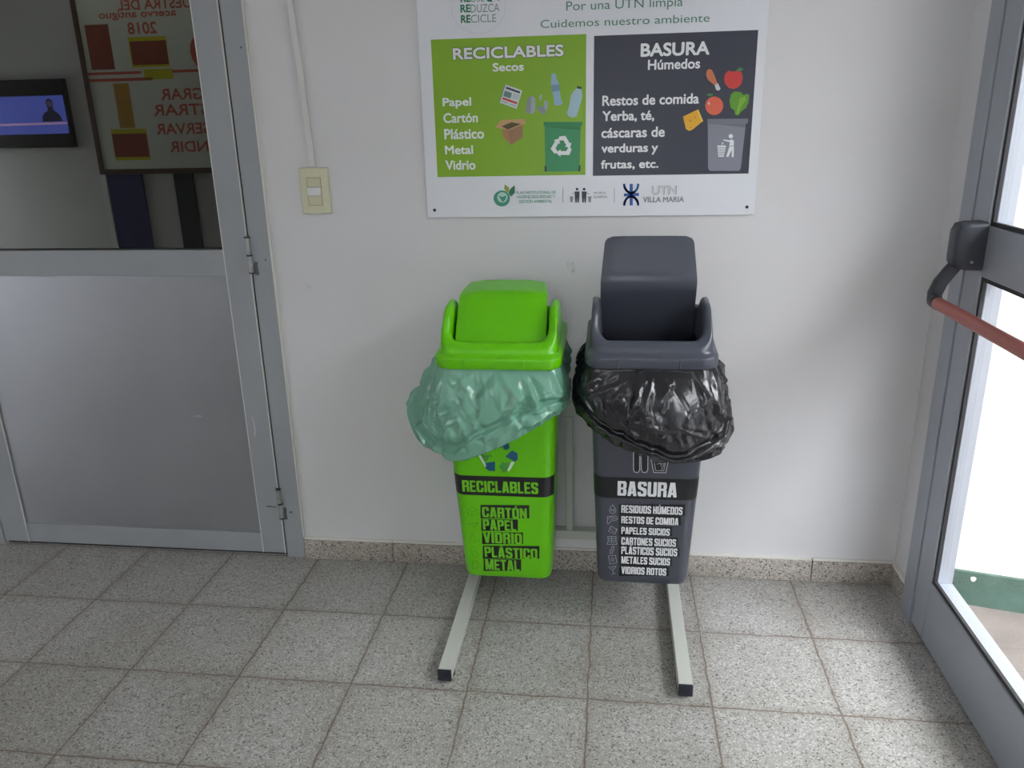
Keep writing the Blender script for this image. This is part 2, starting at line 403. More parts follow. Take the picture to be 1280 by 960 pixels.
def block_text(s):
    """heavy condensed capitals made of bars; returns unit-box polygons"""
    S, T, C = .37, .17, .13
    def rc(x0, y0, x1, y1): return [(x0, y0), (x1, y0), (x1, y1), (x0, y1)]
    lft = [(0, C), (C, 0), (S, 0), (S, 1), (C, 1), (0, 1 - C)]; rgt = [(1 - x, y) for x, y in reversed(lft)]
    stem = rc(0, 0, S, 1); bt = rc(S, 0, 1 - S, T); tp = rc(S, 1 - T, 1 - S, 1)
    G = {
     'I': (.37, [rc(0, 0, 1, 1)]), 'L': (.82, [stem, rc(S, 0, .95, T)]), 'E': (.84, [stem, rc(S, 0, .98, T), rc(S, .42, .90, .58), rc(S, 1 - T, .98, 1)]),
     'T': (.92, [rc(.5 - S / 2, 0, .5 + S / 2, 1 - T), rc(0, 1 - T, 1, 1)]), 'O': (1, [lft, rgt, bt, tp]),
     'U': (1, [[(0, C), (C, 0), (S, 0), (S, 1), (0, 1)], [(1 - S, 0), (1 - C, 0), (1, C), (1, 1), (1 - S, 1)], bt]),
     'D': (1, [stem, rgt, bt, tp]), 'H': (1, [stem, rc(1 - S, 0, 1, 1), rc(S, .42, 1 - S, .58)]),
     'C': (1, [lft, bt, tp, [(1 - S, 0), (1 - C, 0), (1, C), (1, .38), (1 - S, .38)], [(1 - S, .62), (1, .62), (1, 1 - C), (1 - C, 1), (1 - S, 1)]]),
     'P': (.98, [stem, tp, rc(S, .40, 1 - S, .54), [(1 - S, .40), (1 - C, .40), (1, .40 + C), (1, 1 - C), (1 - C, 1), (1 - S, 1)]]),
     'R': (1, [stem, tp, rc(S, .42, 1 - S, .57), [(1 - S, .50), (1 - .08, .50), (1, .60), (1, 1 - C), (1 - C, 1), (1 - S, 1)], [(1 - S, 0), (1, 0), (1, .40), (1 - .08, .50), (1 - S, .50)]]),
     'B': (1, [stem, tp, bt, rc(S, .43, 1 - S, .57), [(1 - S, .50), (1 - .09, .50), (1, .60), (1, 1 - C), (1 - C, 1), (1 - S, 1)], [(1 - S, 0), (1 - C, 0), (1, C), (1, .41), (1 - .09, .50), (1 - S, .50)]]),
     'S': (1, [bt, tp, [(0, .62), (S, .54), (S, 1), (C, 1), (0, 1 - C)], [(1 - S, .70), (1, .70), (1, 1 - C), (1 - C, 1), (1 - S, 1)], [(0, .30), (0, C), (C, 0), (S, 0), (S, .30)], [(1 - S, 0), (1 - C, 0), (1, C), (1, .42), (1 - S, .46)], [(0, .62), (.1, .50), (1 - S, .34), (1, .42), (.92, .54), (S, .66)]]),
     'V': (1, [[(.30, 0), (.62, 0), (.36, 1), (0, 1)], [(.38, 0), (.70, 0), (1, 1), (.64, 1)]]),
     'A': (1.02, [[(0, 0), (.36, 0), (.60, 1), (.24, 1)], [(.64, 0), (1, 0), (.76, 1), (.40, 1)], rc(.25, .16, .75, .32)]),
     'N': (1.02, [rc(0, 0, .34, 1), rc(.66, 0, 1, 1), [(.30, 1), (.34, .62), (.70, 0), (.66, .40)], [(0, 1), (.34, 1), (1, 0), (.66, 0)]]),
     'M': (1.30, [rc(0, 0, .27, 1), rc(.73, 0, 1, 1), [(.0, 1), (.34, 1), (.60, .0), (.40, .0)], [(.66, 1), (1, 1), (.60, 0), (.40, 0)]]),
    }
    plain = {'Ó': 'O', 'Á': 'A', 'Ú': 'U'}
    out = []; x = 0.0
    for ch in s:
        if ch == ' ': x += .42; continue
        w, polys = G[plain.get(ch, ch)]
        for q in polys: out.append([(x + a * w, b) for a, b in q])
        if ch in plain: out.append([(x + w * .38, 1.05), (x + w * .60, 1.05), (x + w * .82, 1.22), (x + w * .50, 1.22)])
        x += w + .11
    W = x - .11
    return [[(a / W, b) for a, b in q] for q in out]
def flat_mesh(name, polys, place, parent, mats, local=False):
    """polys: list of (points2d, faces, material index, layer); place(x, y, layer) -> 3D"""
    verts = []; faces = []; mi = []
    for pts, fcs, m, lay in polys:
        o0 = len(verts); verts += [place(x, y, lay) for x, y in pts]
        for f in fcs: faces.append([o0 + i for i in f]); mi.append(m)
    me = bpy.data.meshes.new(name); me.from_pydata(verts, [], faces)
    for q, m in zip(me.polygons, mi): q.material_index = m
    me.update()
    return link(name, me, mats, parent, local)
def stroke(pts, w):
    out = []
    for (x0, y0), (x1, y1) in zip(pts, pts[1:]):
        d = math.hypot(x1 - x0, y1 - y0)
        if d < 1e-6: continue
        ex, ey = (x1 - x0) / d * w / 2, (y1 - y0) / d * w / 2
        nx, ny = -ey, ex
        out.append([(x0 - ex * .6 + nx, y0 - ey * .6 + ny), (x0 - ex * .6 - nx, y0 - ey * .6 - ny), (x1 + ex * .6 - nx, y1 + ey * .6 - ny), (x1 + ex * .6 + nx, y1 + ey * .6 + ny)])
    return out
def put_art(table, place, parent, local=False):
    """table units are millimetres in the printed plane"""
    for e in table:
        if e[0] == 'K':
            _, s, col, x0, y0, x1, y1, lay, bold = e
            if any(c in 'ÓÁÚ' for c in s): y1 = y0 + (y1 - y0) / (1.12 if len(s) > 9 else 1.20)
            polys = [([((x0 + u * (x1 - x0)) / 1000, (y0 + v * (y1 - y0)) / 1000) for u, v in q], [list(range(len(q)))], 0, lay + .09 * (i % 9)) for i, q in enumerate(block_text(s))]
            flat_mesh('lettering', polys, place, parent, [ink(col)], local)
        elif e[0] == 'T':
            _, s, col, x0, y0, x1, y1, lay, bold = e
            vs, fs = text_mesh(s, 0.0)
            polys = []; hh = max(0.0, bold) * (y1 - y0) / 1000
            for k, (dx, dy) in enumerate([(0, 0)] if hh == 0 else [(math.cos(k * math.pi / 4), math.sin(k * math.pi / 4)) for k in range(8)]):
                polys.append(([((x0 + u * (x1 - x0)) / 1000 + dx * hh, (y0 + v * (y1 - y0)) / 1000 + dy * hh) for u, v in vs], fs, 0, lay + .09 * k))
            flat_mesh('lettering', polys, place, parent, [ink(col)], local)
        else:
            _, name, shapes = e
            cols = []; polys = []
            for sh in shapes:
                if sh[1] not in cols: cols.append(sh[1])
                mi = cols.index(sh[1])
                if sh[0] == 'P':
                    pts = [(x / 1000, y / 1000) for x, y in sh[3]]
                    polys.append((pts, [list(range(len(pts)))], mi, sh[2]))
                else:
                    for q in stroke(sh[4], sh[3]):
                        polys.append(([(x / 1000, y / 1000) for x, y in q], [[0, 1, 2, 3]], mi, sh[2]))
            flat_mesh(name, polys, place, parent, [ink(c) for c in cols], local)

# ------------------------------------------------------------------ print layouts in millimetres
SIGN_ART = [
 ('T','RE','leafgreen',845.0,1648.3,869.6,1665.0,1,0.05),
 ('T','USE','greygreen',870.5,1647.1,906.4,1663.8,1,0),
 ('A','emblem',[('P','leafgreen',1,[(911.2,1650.3),(916.3,1646.1),(926.5,1645.7),(926.1,1649.8),(918.9,1656.1)]),('P','greygreen',1,[(942.6,1657.2),(947.4,1651.0),(944.1,1646.6),(939.7,1648.8)])]),
 ('T','RE','leafgreen',844.0,1624.2,868.2,1641.2,1,0.05),
 ('T','DUZCA','greygreen',869.6,1622.2,944.6,1641.3,1,0),
 ('T','RE','leafgreen',844.1,1599.3,867.8,1616.5,1,0.05),
 ('T','CICLE','greygreen',869.4,1598.1,935.6,1616.9,1,0),
 ('A','circle_outline',[('L','palegrey',1,1.0,[(857.0,1692.2),(880.2,1698.7),(904.5,1697.7),(927.1,1689.4),(945.3,1674.7),(956.9,1655.3),(960.6,1633.6),(955.8,1612.0),(943.1,1593.2),(923.8,1579.4),(900.3,1572.6),(875.5,1573.4),(852.5,1581.9),(834.0,1597.0),(822.5,1616.8),(819.2,1638.8),(824.5,1660.4),(837.6,1678.9),(857.0,1692.2)])]),
 ('T','Por una UTN limpia','sagegreen',1115.7,1611.1,1406.6,1638.6,1,0.0),
 ('T','Cuidemos nuestro ambiente','sagegreen',1049.6,1579.3,1473.9,1598.3,1,0.0),
 ('T','RECICLABLES','outline',819.7,1512.0,1107.8,1538.0,2,0.11),
 ('T','RECICLABLES','offwhite',819.7,1512.0,1107.8,1538.0,3,0.05),
 ('T','Secos','offwhite',923.8,1479.6,1004.2,1499.0,2,0.045),
 ('T','Papel','offwhite',786.0,1390.6,861.9,1416.4,2,0.035),
 ('T','Cartón','offwhite',786.1,1354.2,878.2,1378.0,2,0.035),
 ('T','Plástico','offwhite',786.6,1312.2,893.8,1337.4,2,0.035),
 ('T','Metal','offwhite',786.5,1273.0,862.4,1294.3,2,0.035),
 ('T','Vidrio','offwhite',785.9,1231.8,867.4,1255.8,2,0.035),
 ('T','BASURA','offwhite',1307.0,1504.1,1476.4,1533.5,2,0.05),
 ('T','Húmedos','offwhite',1325.7,1471.8,1455.2,1494.8,2,0.035),
 ('T','Restos de comida','offwhite',1210.6,1387.4,1456.7,1411.4,2,0.035),
 ('T','Yerba, té,','offwhite',1211.2,1346.1,1344.2,1372.8,2,0.035),
 ('T','cáscaras de','offwhite',1209.2,1307.2,1372.6,1331.8,2,0.035),
 ('T','verduras y','offwhite',1209.8,1263.1,1356.6,1291.0,2,0.035),
 ('T','frutas, etc.','offwhite',1209.1,1225.4,1359.2,1249.4,2,0.035),
 ('A','newspaper_picture',[('P','papergrey',2,[(955.0,1447.3),(1000.1,1430.2),(984.1,1385.0),(938.4,1402.2)]),('P','slate',2.5,[(953.8,1446.9),(955.7,1446.8),(939.4,1402.2),(937.5,1403.1)]),('P','ink',3,[(958.0,1440.9),(994.7,1427.6),(993.1,1423.1),(956.4,1436.4)]),('P','tealgrey',3,[(953.9,1431.4),(972.7,1424.6),(968.0,1411.7),(949.1,1418.4)]),('L','ink',3,0.7,[(976.6,1422.9),(992.5,1417.3)]),('L','ink',3,0.7,[(975.0,1419.1),(991.3,1413.4)]),('L','ink',3,0.7,[(973.7,1415.0),(989.7,1409.4)]),('P','red',3,[(948.1,1415.2),(986.4,1401.4),(984.8,1396.4),(946.5,1410.2)]),('L','ink',3,1.0,[(944.9,1405.5),(959.9,1399.8)]),('L','ink',3,1.0,[(967.7,1397.3),(982.8,1391.9)])]),
 ('A','crushed_can_picture',[('P','steel',2,[(1013.9,1411.7),(1020.0,1415.6),(1027.3,1415.9),(1033.3,1410.8),(1032.6,1395.3),(1023.3,1393.2),(1021.1,1372.6),(1009.6,1375.2),(1008.5,1384.4)]),('P','steellight',2.5,[(1023.6,1415.5),(1033.3,1410.8),(1033.9,1381.5),(1027.9,1371.3),(1021.1,1372.6)]),('P','steel',2,[(1039.8,1390.5),(1047.6,1391.5),(1064.5,1380.8),(1057.1,1368.3),(1047.4,1374.3),(1038.3,1383.7)]),('P','steellight',2.3,[(1057.4,1403.8),(1064.2,1403.6),(1067.5,1394.4),(1066.4,1383.0),(1061.5,1377.4),(1057.3,1387.8)]),('P','steellight',2,[(1045.4,1415.4),(1050.3,1419.8),(1052.7,1415.3),(1048.7,1404.0),(1044.8,1406.4)])]),
 ('A','glass_bottle_picture',[('P','bottleblue',2,[(1077.2,1469.7),(1088.6,1468.7),(1090.5,1457.0),(1096.7,1444.5),(1099.0,1425.4),(1102.1,1404.9),(1106.9,1396.9),(1103.3,1392.4),(1091.2,1390.4),(1084.4,1392.9),(1081.7,1419.0),(1077.4,1430.4),(1076.1,1446.2)]),('P','bottleband',2.5,[(1076.5,1441.3),(1096.7,1443.0),(1099.0,1427.6),(1078.8,1424.5)])]),
 ('A','plastic_bottle_picture',[('P','bottlepale',2,[(1142.8,1432.1),(1154.8,1429.5),(1157.9,1417.1),(1156.1,1403.6),(1150.2,1385.6),(1143.1,1362.9),(1132.2,1359.7),(1121.3,1363.4),(1117.2,1370.4),(1123.7,1390.8),(1127.8,1414.4),(1134.5,1425.5)]),('P','ink',2.5,[(1144.5,1437.6),(1156.4,1435.1),(1154.8,1429.5),(1142.8,1432.3)])]),
 ('A','cardboard_box_picture',[('P','kraftdark',2,[(942.5,1342.0),(999.3,1345.4),(998.7,1312.7),(967.4,1293.3),(946.7,1313.8)]),('P','kraft',2.3,[(958.3,1332.3),(999.3,1345.4),(998.7,1312.7),(967.4,1293.3)]),('P','kraftlight',2.5,[(925.1,1340.0),(944.2,1358.2),(1005.7,1359.1),(1007.9,1347.5),(960.8,1331.8)]),('P','boxhole',3,[(942.5,1342.0),(969.9,1351.8),(995.6,1346.6),(959.6,1333.4)])]),
 ('A','green_bin_picture',[('P','bingreen',2,[(1058.1,1344.1),(1154.0,1342.0),(1150.9,1222.5),(1059.5,1222.7)]),('P','bingreendark',2.3,[(1058.0,1339.0),(1154.0,1336.9),(1152.9,1328.2),(1105.5,1332.6)]),('P','bingreenlid',2.5,[(1055.2,1350.6),(1158.1,1348.3),(1157.6,1341.5),(1152.8,1335.1),(1059.7,1338.3),(1055.6,1343.0)]),('P','ink',2.6,[(1057.1,1238.3),(1061.3,1238.2),(1063.2,1223.4),(1057.0,1223.5)]),('P','ink',2.6,[(1149.6,1238.0),(1153.8,1237.9),(1153.4,1222.5),(1147.7,1222.6)]),('P','offwhite',3,[(1100.2,1275.6),(1115.9,1275.3),(1121.6,1285.5),(1130.3,1279.8),(1124.0,1265.2),(1100.2,1265.6)]),('P','offwhite',3,[(1100.2,1280.3),(1100.2,1260.9),(1088.6,1270.8)]),('P','offwhite',3,[(1116.0,1289.9),(1108.2,1303.0),(1096.1,1302.9),(1096.8,1312.8),(1113.2,1314.5),(1125.0,1294.7)]),('P','offwhite',3,[(1111.7,1287.6),(1129.2,1297.0),(1126.2,1282.6)]),('P','offwhite',3,[(1095.0,1296.1),(1087.1,1283.3),(1093.5,1273.2),(1084.1,1268.9),(1074.0,1281.8),(1086.0,1301.2)]),('P','offwhite',3,[(1099.2,1293.6),(1081.8,1303.6),(1096.3,1308.1)])]),
 ('A','chicken_leg_picture',[('P','chicken',2,[(1472.8,1464.3),(1477.7,1469.4),(1485.1,1467.6),(1492.4,1455.4),(1499.2,1438.6),(1502.4,1432.9),(1496.0,1428.3),(1488.9,1434.7),(1477.7,1443.4),(1472.1,1454.6)]),('P','palegrey',2.3,[(1495.0,1429.5),(1502.3,1434.9),(1510.1,1421.5),(1506.3,1416.9),(1499.5,1418.2)])]),
 ('A','apple_picture',[('P','red',2,[(1519.1,1456.1),(1527.3,1463.6),(1539.0,1461.0),(1550.4,1462.9),(1559.9,1459.0),(1563.7,1445.1),(1561.1,1431.3),(1553.0,1423.2),(1541.6,1419.8),(1529.8,1422.9),(1520.4,1433.8),(1517.4,1445.0)]),('P','leaf',2.3,[(1546.0,1464.1),(1554.2,1471.1),(1564.6,1466.3),(1557.7,1461.0)])]),
 ('A','tomato_picture',[('P','tomato',2,[(1519.2,1379.9),(1518.5,1372.9),(1515.7,1366.6),(1511.0,1361.7),(1504.8,1358.6),(1497.9,1357.6),(1490.8,1358.9),(1484.3,1362.3),(1479.0,1367.5),(1475.4,1373.9),(1473.9,1381.0),(1474.7,1388.0),(1477.6,1394.2),(1482.3,1399.1),(1488.4,1402.2),(1495.3,1403.1),(1502.4,1401.8),(1508.8,1398.4),(1514.1,1393.3),(1517.7,1386.9)]),('P','palegrey',2.4,[(1485.1,1386.4),(1485.1,1385.3),(1484.8,1384.4),(1484.3,1383.6),(1483.7,1383.2),(1483.0,1383.0),(1482.2,1383.2),(1481.5,1383.7),(1481.0,1384.5),(1480.6,1385.4),(1480.4,1386.5),(1480.5,1387.5),(1480.8,1388.5),(1481.2,1389.2),(1481.9,1389.7),(1482.6,1389.8),(1483.3,1389.7),(1484.0,1389.2),(1484.6,1388.4),(1484.9,1387.4)]),('P','leaf',2.3,[(1474.6,1408.4),(1483.8,1411.0),(1492.7,1408.8),(1490.0,1404.3),(1481.3,1403.4)])]),
 ('A','lettuce_picture',[('P','lettuce',2,[(1534.0,1391.4),(1536.6,1406.8),(1544.9,1413.6),(1560.9,1411.8),(1567.2,1404.6),(1577.2,1407.1),(1582.6,1404.2),(1582.0,1387.4),(1576.6,1373.4),(1565.5,1365.2),(1558.8,1355.4),(1550.8,1357.0),(1547.7,1368.4),(1538.6,1374.3)]),('P','lettucelight',2.4,[(1559.1,1396.4),(1571.8,1401.7),(1575.2,1393.2),(1564.7,1376.5),(1556.6,1358.3),(1553.0,1358.3),(1556.0,1376.7)])]),
 ('A','cheese_picture',[('P','cheese',2,[(1418.6,1355.7),(1456.4,1372.9),(1470.3,1343.9),(1444.0,1322.6),(1435.2,1319.9),(1427.4,1325.2)]),('P','cheeselight',2.4,[(1456.4,1372.9),(1470.3,1343.9),(1467.4,1341.1),(1453.7,1367.8)]),('P','cheesedark',2.4,[(1440.5,1345.2),(1440.4,1344.5),(1440.0,1343.8),(1439.4,1343.3),(1438.6,1343.0),(1437.7,1342.9),(1436.7,1343.1),(1435.9,1343.4),(1435.2,1343.9),(1434.7,1344.6),(1434.6,1345.3),(1434.7,1346.0),(1435.1,1346.6),(1435.7,1347.1),(1436.5,1347.4),(1437.4,1347.5),(1438.4,1347.4),(1439.2,1347.1),(1439.9,1346.5),(1440.3,1345.9)]),('P','cheesedark',2.4,[(1452.3,1353.5),(1452.2,1353.0),(1451.9,1352.5),(1451.4,1352.1),(1450.7,1351.9),(1450.0,1351.8),(1449.3,1351.9),(1448.6,1352.2),(1448.0,1352.6),(1447.7,1353.1),(1447.5,1353.6),(1447.6,1354.2),(1447.9,1354.6),(1448.5,1355.0),(1449.1,1355.2),(1449.8,1355.3),(1450.6,1355.2),(1451.2,1354.9),(1451.8,1354.5),(1452.1,1354.1)]),('P','cheesedark',2.4,[(1441.6,1327.8),(1441.5,1327.3),(1441.2,1326.8),(1440.7,1326.4),(1440.1,1326.2),(1439.3,1326.1),(1438.6,1326.2),(1437.9,1326.5),(1437.4,1326.9),(1437.0,1327.4),(1436.9,1327.9),(1437.0,1328.5),(1437.3,1328.9),(1437.8,1329.3),(1438.4,1329.5),(1439.2,1329.6),(1439.9,1329.5),(1440.6,1329.3),(1441.1,1328.9),(1441.5,1328.4)])]),
 ('A','grey_bin_picture',[('P','bingrey',2,[(1482.5,1337.0),(1578.6,1334.9),(1577.7,1313.4),(1573.3,1223.0),(1569.2,1217.1),(1494.2,1218.3),(1489.4,1224.3)]),('P','bingreydark',2.3,[(1482.5,1337.0),(1578.6,1334.9),(1578.7,1324.9),(1529.4,1331.7)]),('P','bingreylid',2.5,[(1481.3,1348.6),(1583.6,1347.1),(1584.3,1337.7),(1579.3,1333.5),(1483.5,1335.0),(1481.8,1338.5)])]),
 ('A','litter_person_emblem',[('P','offwhite',3,[(1548.5,1304.5),(1548.4,1302.8),(1547.7,1301.3),(1546.5,1300.1),(1545.0,1299.3),(1543.2,1299.1),(1541.5,1299.4),(1539.9,1300.2),(1538.6,1301.5),(1537.7,1303.0),(1537.3,1304.7),(1537.5,1306.4),(1538.2,1307.9),(1539.3,1309.1),(1540.8,1309.9),(1542.6,1310.1),(1544.3,1309.8),(1545.9,1309.0),(1547.2,1307.7),(1548.1,1306.2)]),('P','offwhite',3,[(1524.1,1297.1),(1539.1,1294.5),(1545.8,1296.7),(1551.0,1293.7),(1552.1,1280.6),(1539.9,1280.8),(1541.5,1289.5),(1525.2,1294.2)]),('P','offwhite',3,[(1540.9,1279.4),(1552.2,1279.1),(1553.6,1252.2),(1548.5,1252.3),(1547.4,1270.5),(1539.6,1252.4),(1534.1,1253.7)]),('P','offwhite',3,[(1510.1,1282.3),(1531.9,1281.9),(1528.2,1253.2),(1513.9,1253.5)]),('P','offwhite',3,[(1521.0,1285.0),(1521.8,1290.8),(1525.0,1287.8),(1524.0,1284.3)]),('L','bingrey',3.4,0.9,[(1514.2,1279.3),(1516.7,1255.8)]),('L','bingrey',3.4,0.9,[(1518.3,1279.2),(1520.0,1255.7)]),('L','bingrey',3.4,0.9,[(1522.5,1279.1),(1523.3,1255.7)]),('L','bingrey',3.4,0.9,[(1526.7,1279.0),(1526.6,1255.6)]),('L','bingrey',3.4,0.9,[(1511.4,1276.4),(1531.0,1276.0)]),('L','bingrey',3.4,0.9,[(1511.7,1270.5),(1531.4,1270.2)]),('L','bingrey',3.4,0.9,[(1512.0,1264.7),(1531.7,1264.3)]),('L','bingrey',3.4,0.9,[(1512.4,1258.8),(1532.1,1258.4)])]),
 ('A','globe_emblem',[('P','globe',1,[(961.3,1153.2),(960.1,1146.5),(956.7,1140.5),(951.5,1135.7),(945.1,1132.7),(938.0,1131.7),(930.9,1132.9),(924.6,1136.0),(919.7,1140.9),(916.6,1147.0),(915.7,1153.7),(917.0,1160.4),(920.4,1166.4),(925.6,1171.1),(932.0,1174.0),(939.1,1175.0),(946.1,1173.9),(952.4,1170.7),(957.3,1165.9),(960.4,1159.9)]),('P','globelight',2,[(954.6,1156.1),(953.8,1151.7),(951.6,1147.8),(948.3,1144.7),(944.2,1142.8),(939.7,1142.1),(935.2,1142.9),(931.2,1144.9),(928.1,1148.1),(926.1,1152.0),(925.5,1156.4),(926.3,1160.8),(928.5,1164.7),(931.8,1167.7),(935.9,1169.7),(940.4,1170.3),(944.9,1169.6),(948.9,1167.5),(952.0,1164.4),(954.0,1160.4)]),('P','globe',2.5,[(929.0,1161.1),(940.1,1157.2),(950.9,1161.7),(948.2,1150.0),(939.7,1143.1),(935.1,1152.5)]),('P','olive',3,[(947.7,1190.8),(958.6,1182.7),(959.8,1168.7),(951.1,1171.1),(945.5,1180.5)]),('P','leafgreen',3,[(974.7,1188.5),(975.2,1168.5),(964.3,1157.8),(958.2,1166.3),(961.9,1178.0)])]),
 ('T','PLAN INSTITUCIONAL DE','palesage',979.1,1164.6,1086.5,1171.9,1,0.03),
 ('T','HIGIENE,SEGURIDAD Y','palesage',980.8,1151.9,1084.6,1160.8,1,0.03),
 ('T','GESTIÓN AMBIENTAL','palesage',985.4,1140.7,1076.8,1150.0,1,0.03),
 ('A','divider_line',[('L','ink',1,0.9,[(1106.5,1180.3),(1106.5,1140.3)])]),
 ('A','divider_line',[('L','ink',1,0.9,[(1245.1,1178.5),(1245.8,1138.8)])]),
 ('A','waste_sorting_emblem',[('P','ink',2,[(1148.7,1175.6),(1148.5,1174.5),(1148.0,1173.5),(1147.2,1172.6),(1146.1,1172.1),(1145.0,1172.0),(1143.8,1172.2),(1142.7,1172.7),(1141.9,1173.5),(1141.3,1174.6),(1141.2,1175.7),(1141.3,1176.9),(1141.9,1177.9),(1142.7,1178.7),(1143.8,1179.2),(1144.9,1179.4),(1146.1,1179.2),(1147.2,1178.6),(1148.0,1177.8),(1148.5,1176.8)]),('P','ink',2,[(1138.3,1169.7),(1151.6,1169.6),(1151.2,1155.7),(1149.8,1139.9),(1146.0,1139.9),(1145.0,1153.9),(1144.1,1139.9),(1140.3,1140.0),(1138.8,1155.8)]),('L','ink',2,1.1,[(1140.2,1167.9),(1131.7,1162.4)]),('P','steel',2,[(1134.6,1155.9),(1125.1,1156.0),(1127.0,1141.0),(1132.7,1141.0)]),('L','ink',2.4,0.7,[(1135.5,1155.9),(1124.1,1156.0)]),('P','ink',2,[(1167.6,1175.4),(1167.4,1174.2),(1166.9,1173.2),(1166.1,1172.4),(1165.0,1171.9),(1163.9,1171.7),(1162.7,1171.9),(1161.6,1172.5),(1160.8,1173.3),(1160.3,1174.3),(1160.1,1175.5),(1160.2,1176.6),(1160.8,1177.6),(1161.6,1178.4),(1162.7,1178.9),(1163.8,1179.1),(1165.0,1178.9),(1166.0,1178.4),(1166.9,1177.6),(1167.4,1176.5)]),('P','ink',2,[(1157.3,1169.5),(1170.5,1169.3),(1170.1,1155.5),(1168.8,1139.7),(1165.0,1139.7),(1164.0,1153.7),(1163.1,1139.7),(1159.3,1139.8),(1157.8,1155.6)]),('L','ink',2,1.1,[(1168.6,1167.5),(1177.2,1161.9)]),('P','steel',2,[(1174.4,1155.4),(1183.8,1155.3),(1182.1,1140.4),(1176.4,1140.5)]),('L','ink',2.4,0.7,[(1173.4,1155.4),(1184.8,1155.3)])]),
 ('T','MI FACU','ink',1190.8,1162.0,1221.8,1168.0,1,0),
 ('T','CLASIFICA','ink',1189.0,1151.3,1225.8,1157.8,1,0),
 ('A','university_emblem',[('P','utnblue',2,[(1285.5,1187.6),(1293.8,1187.5),(1295.2,1130.9),(1286.8,1131.0)]),('P','utnblue',2,[(1270.6,1163.0),(1310.7,1163.5),(1310.9,1155.7),(1270.8,1155.2)]),('L','utnblue',2.2,6.0,[(1308.2,1186.1),(1307.8,1182.2),(1307.0,1178.5),(1305.6,1175.0),(1303.8,1171.8),(1301.6,1169.2),(1299.1,1167.0),(1296.3,1165.4),(1293.3,1164.5),(1290.2,1164.2),(1287.1,1164.6),(1284.1,1165.6),(1281.2,1167.2),(1278.6,1169.4),(1276.2,1172.2),(1274.3,1175.4),(1272.7,1178.9),(1271.7,1182.7),(1271.1,1186.6)]),('L','utnblue',2.2,6.0,[(1272.3,1132.3),(1272.7,1136.3),(1273.6,1140.1),(1275.0,1143.6),(1276.8,1146.8),(1279.0,1149.5),(1281.6,1151.7),(1284.4,1153.3),(1287.4,1154.2),(1290.5,1154.5),(1293.6,1154.1),(1296.6,1153.1),(1299.5,1151.5),(1302.1,1149.2),(1304.5,1146.5),(1306.5,1143.3),(1308.0,1139.7),(1309.1,1135.9),(1309.7,1132.0)]),('L','utncyan',2.5,2.2,[(1307.8,1185.9),(1305.7,1175.9),(1300.4,1168.6)])]),
 ('T','UTN','steel',1344.8,1159.4,1409.0,1180.9,1,0.05),
 ('T','UTN','palegrey',1343.8,1160.4,1407.6,1181.8,2,0.04),
 ('T','VILLA MARIA','steel',1322.4,1138.8,1430.3,1152.6,1,0.04),
]
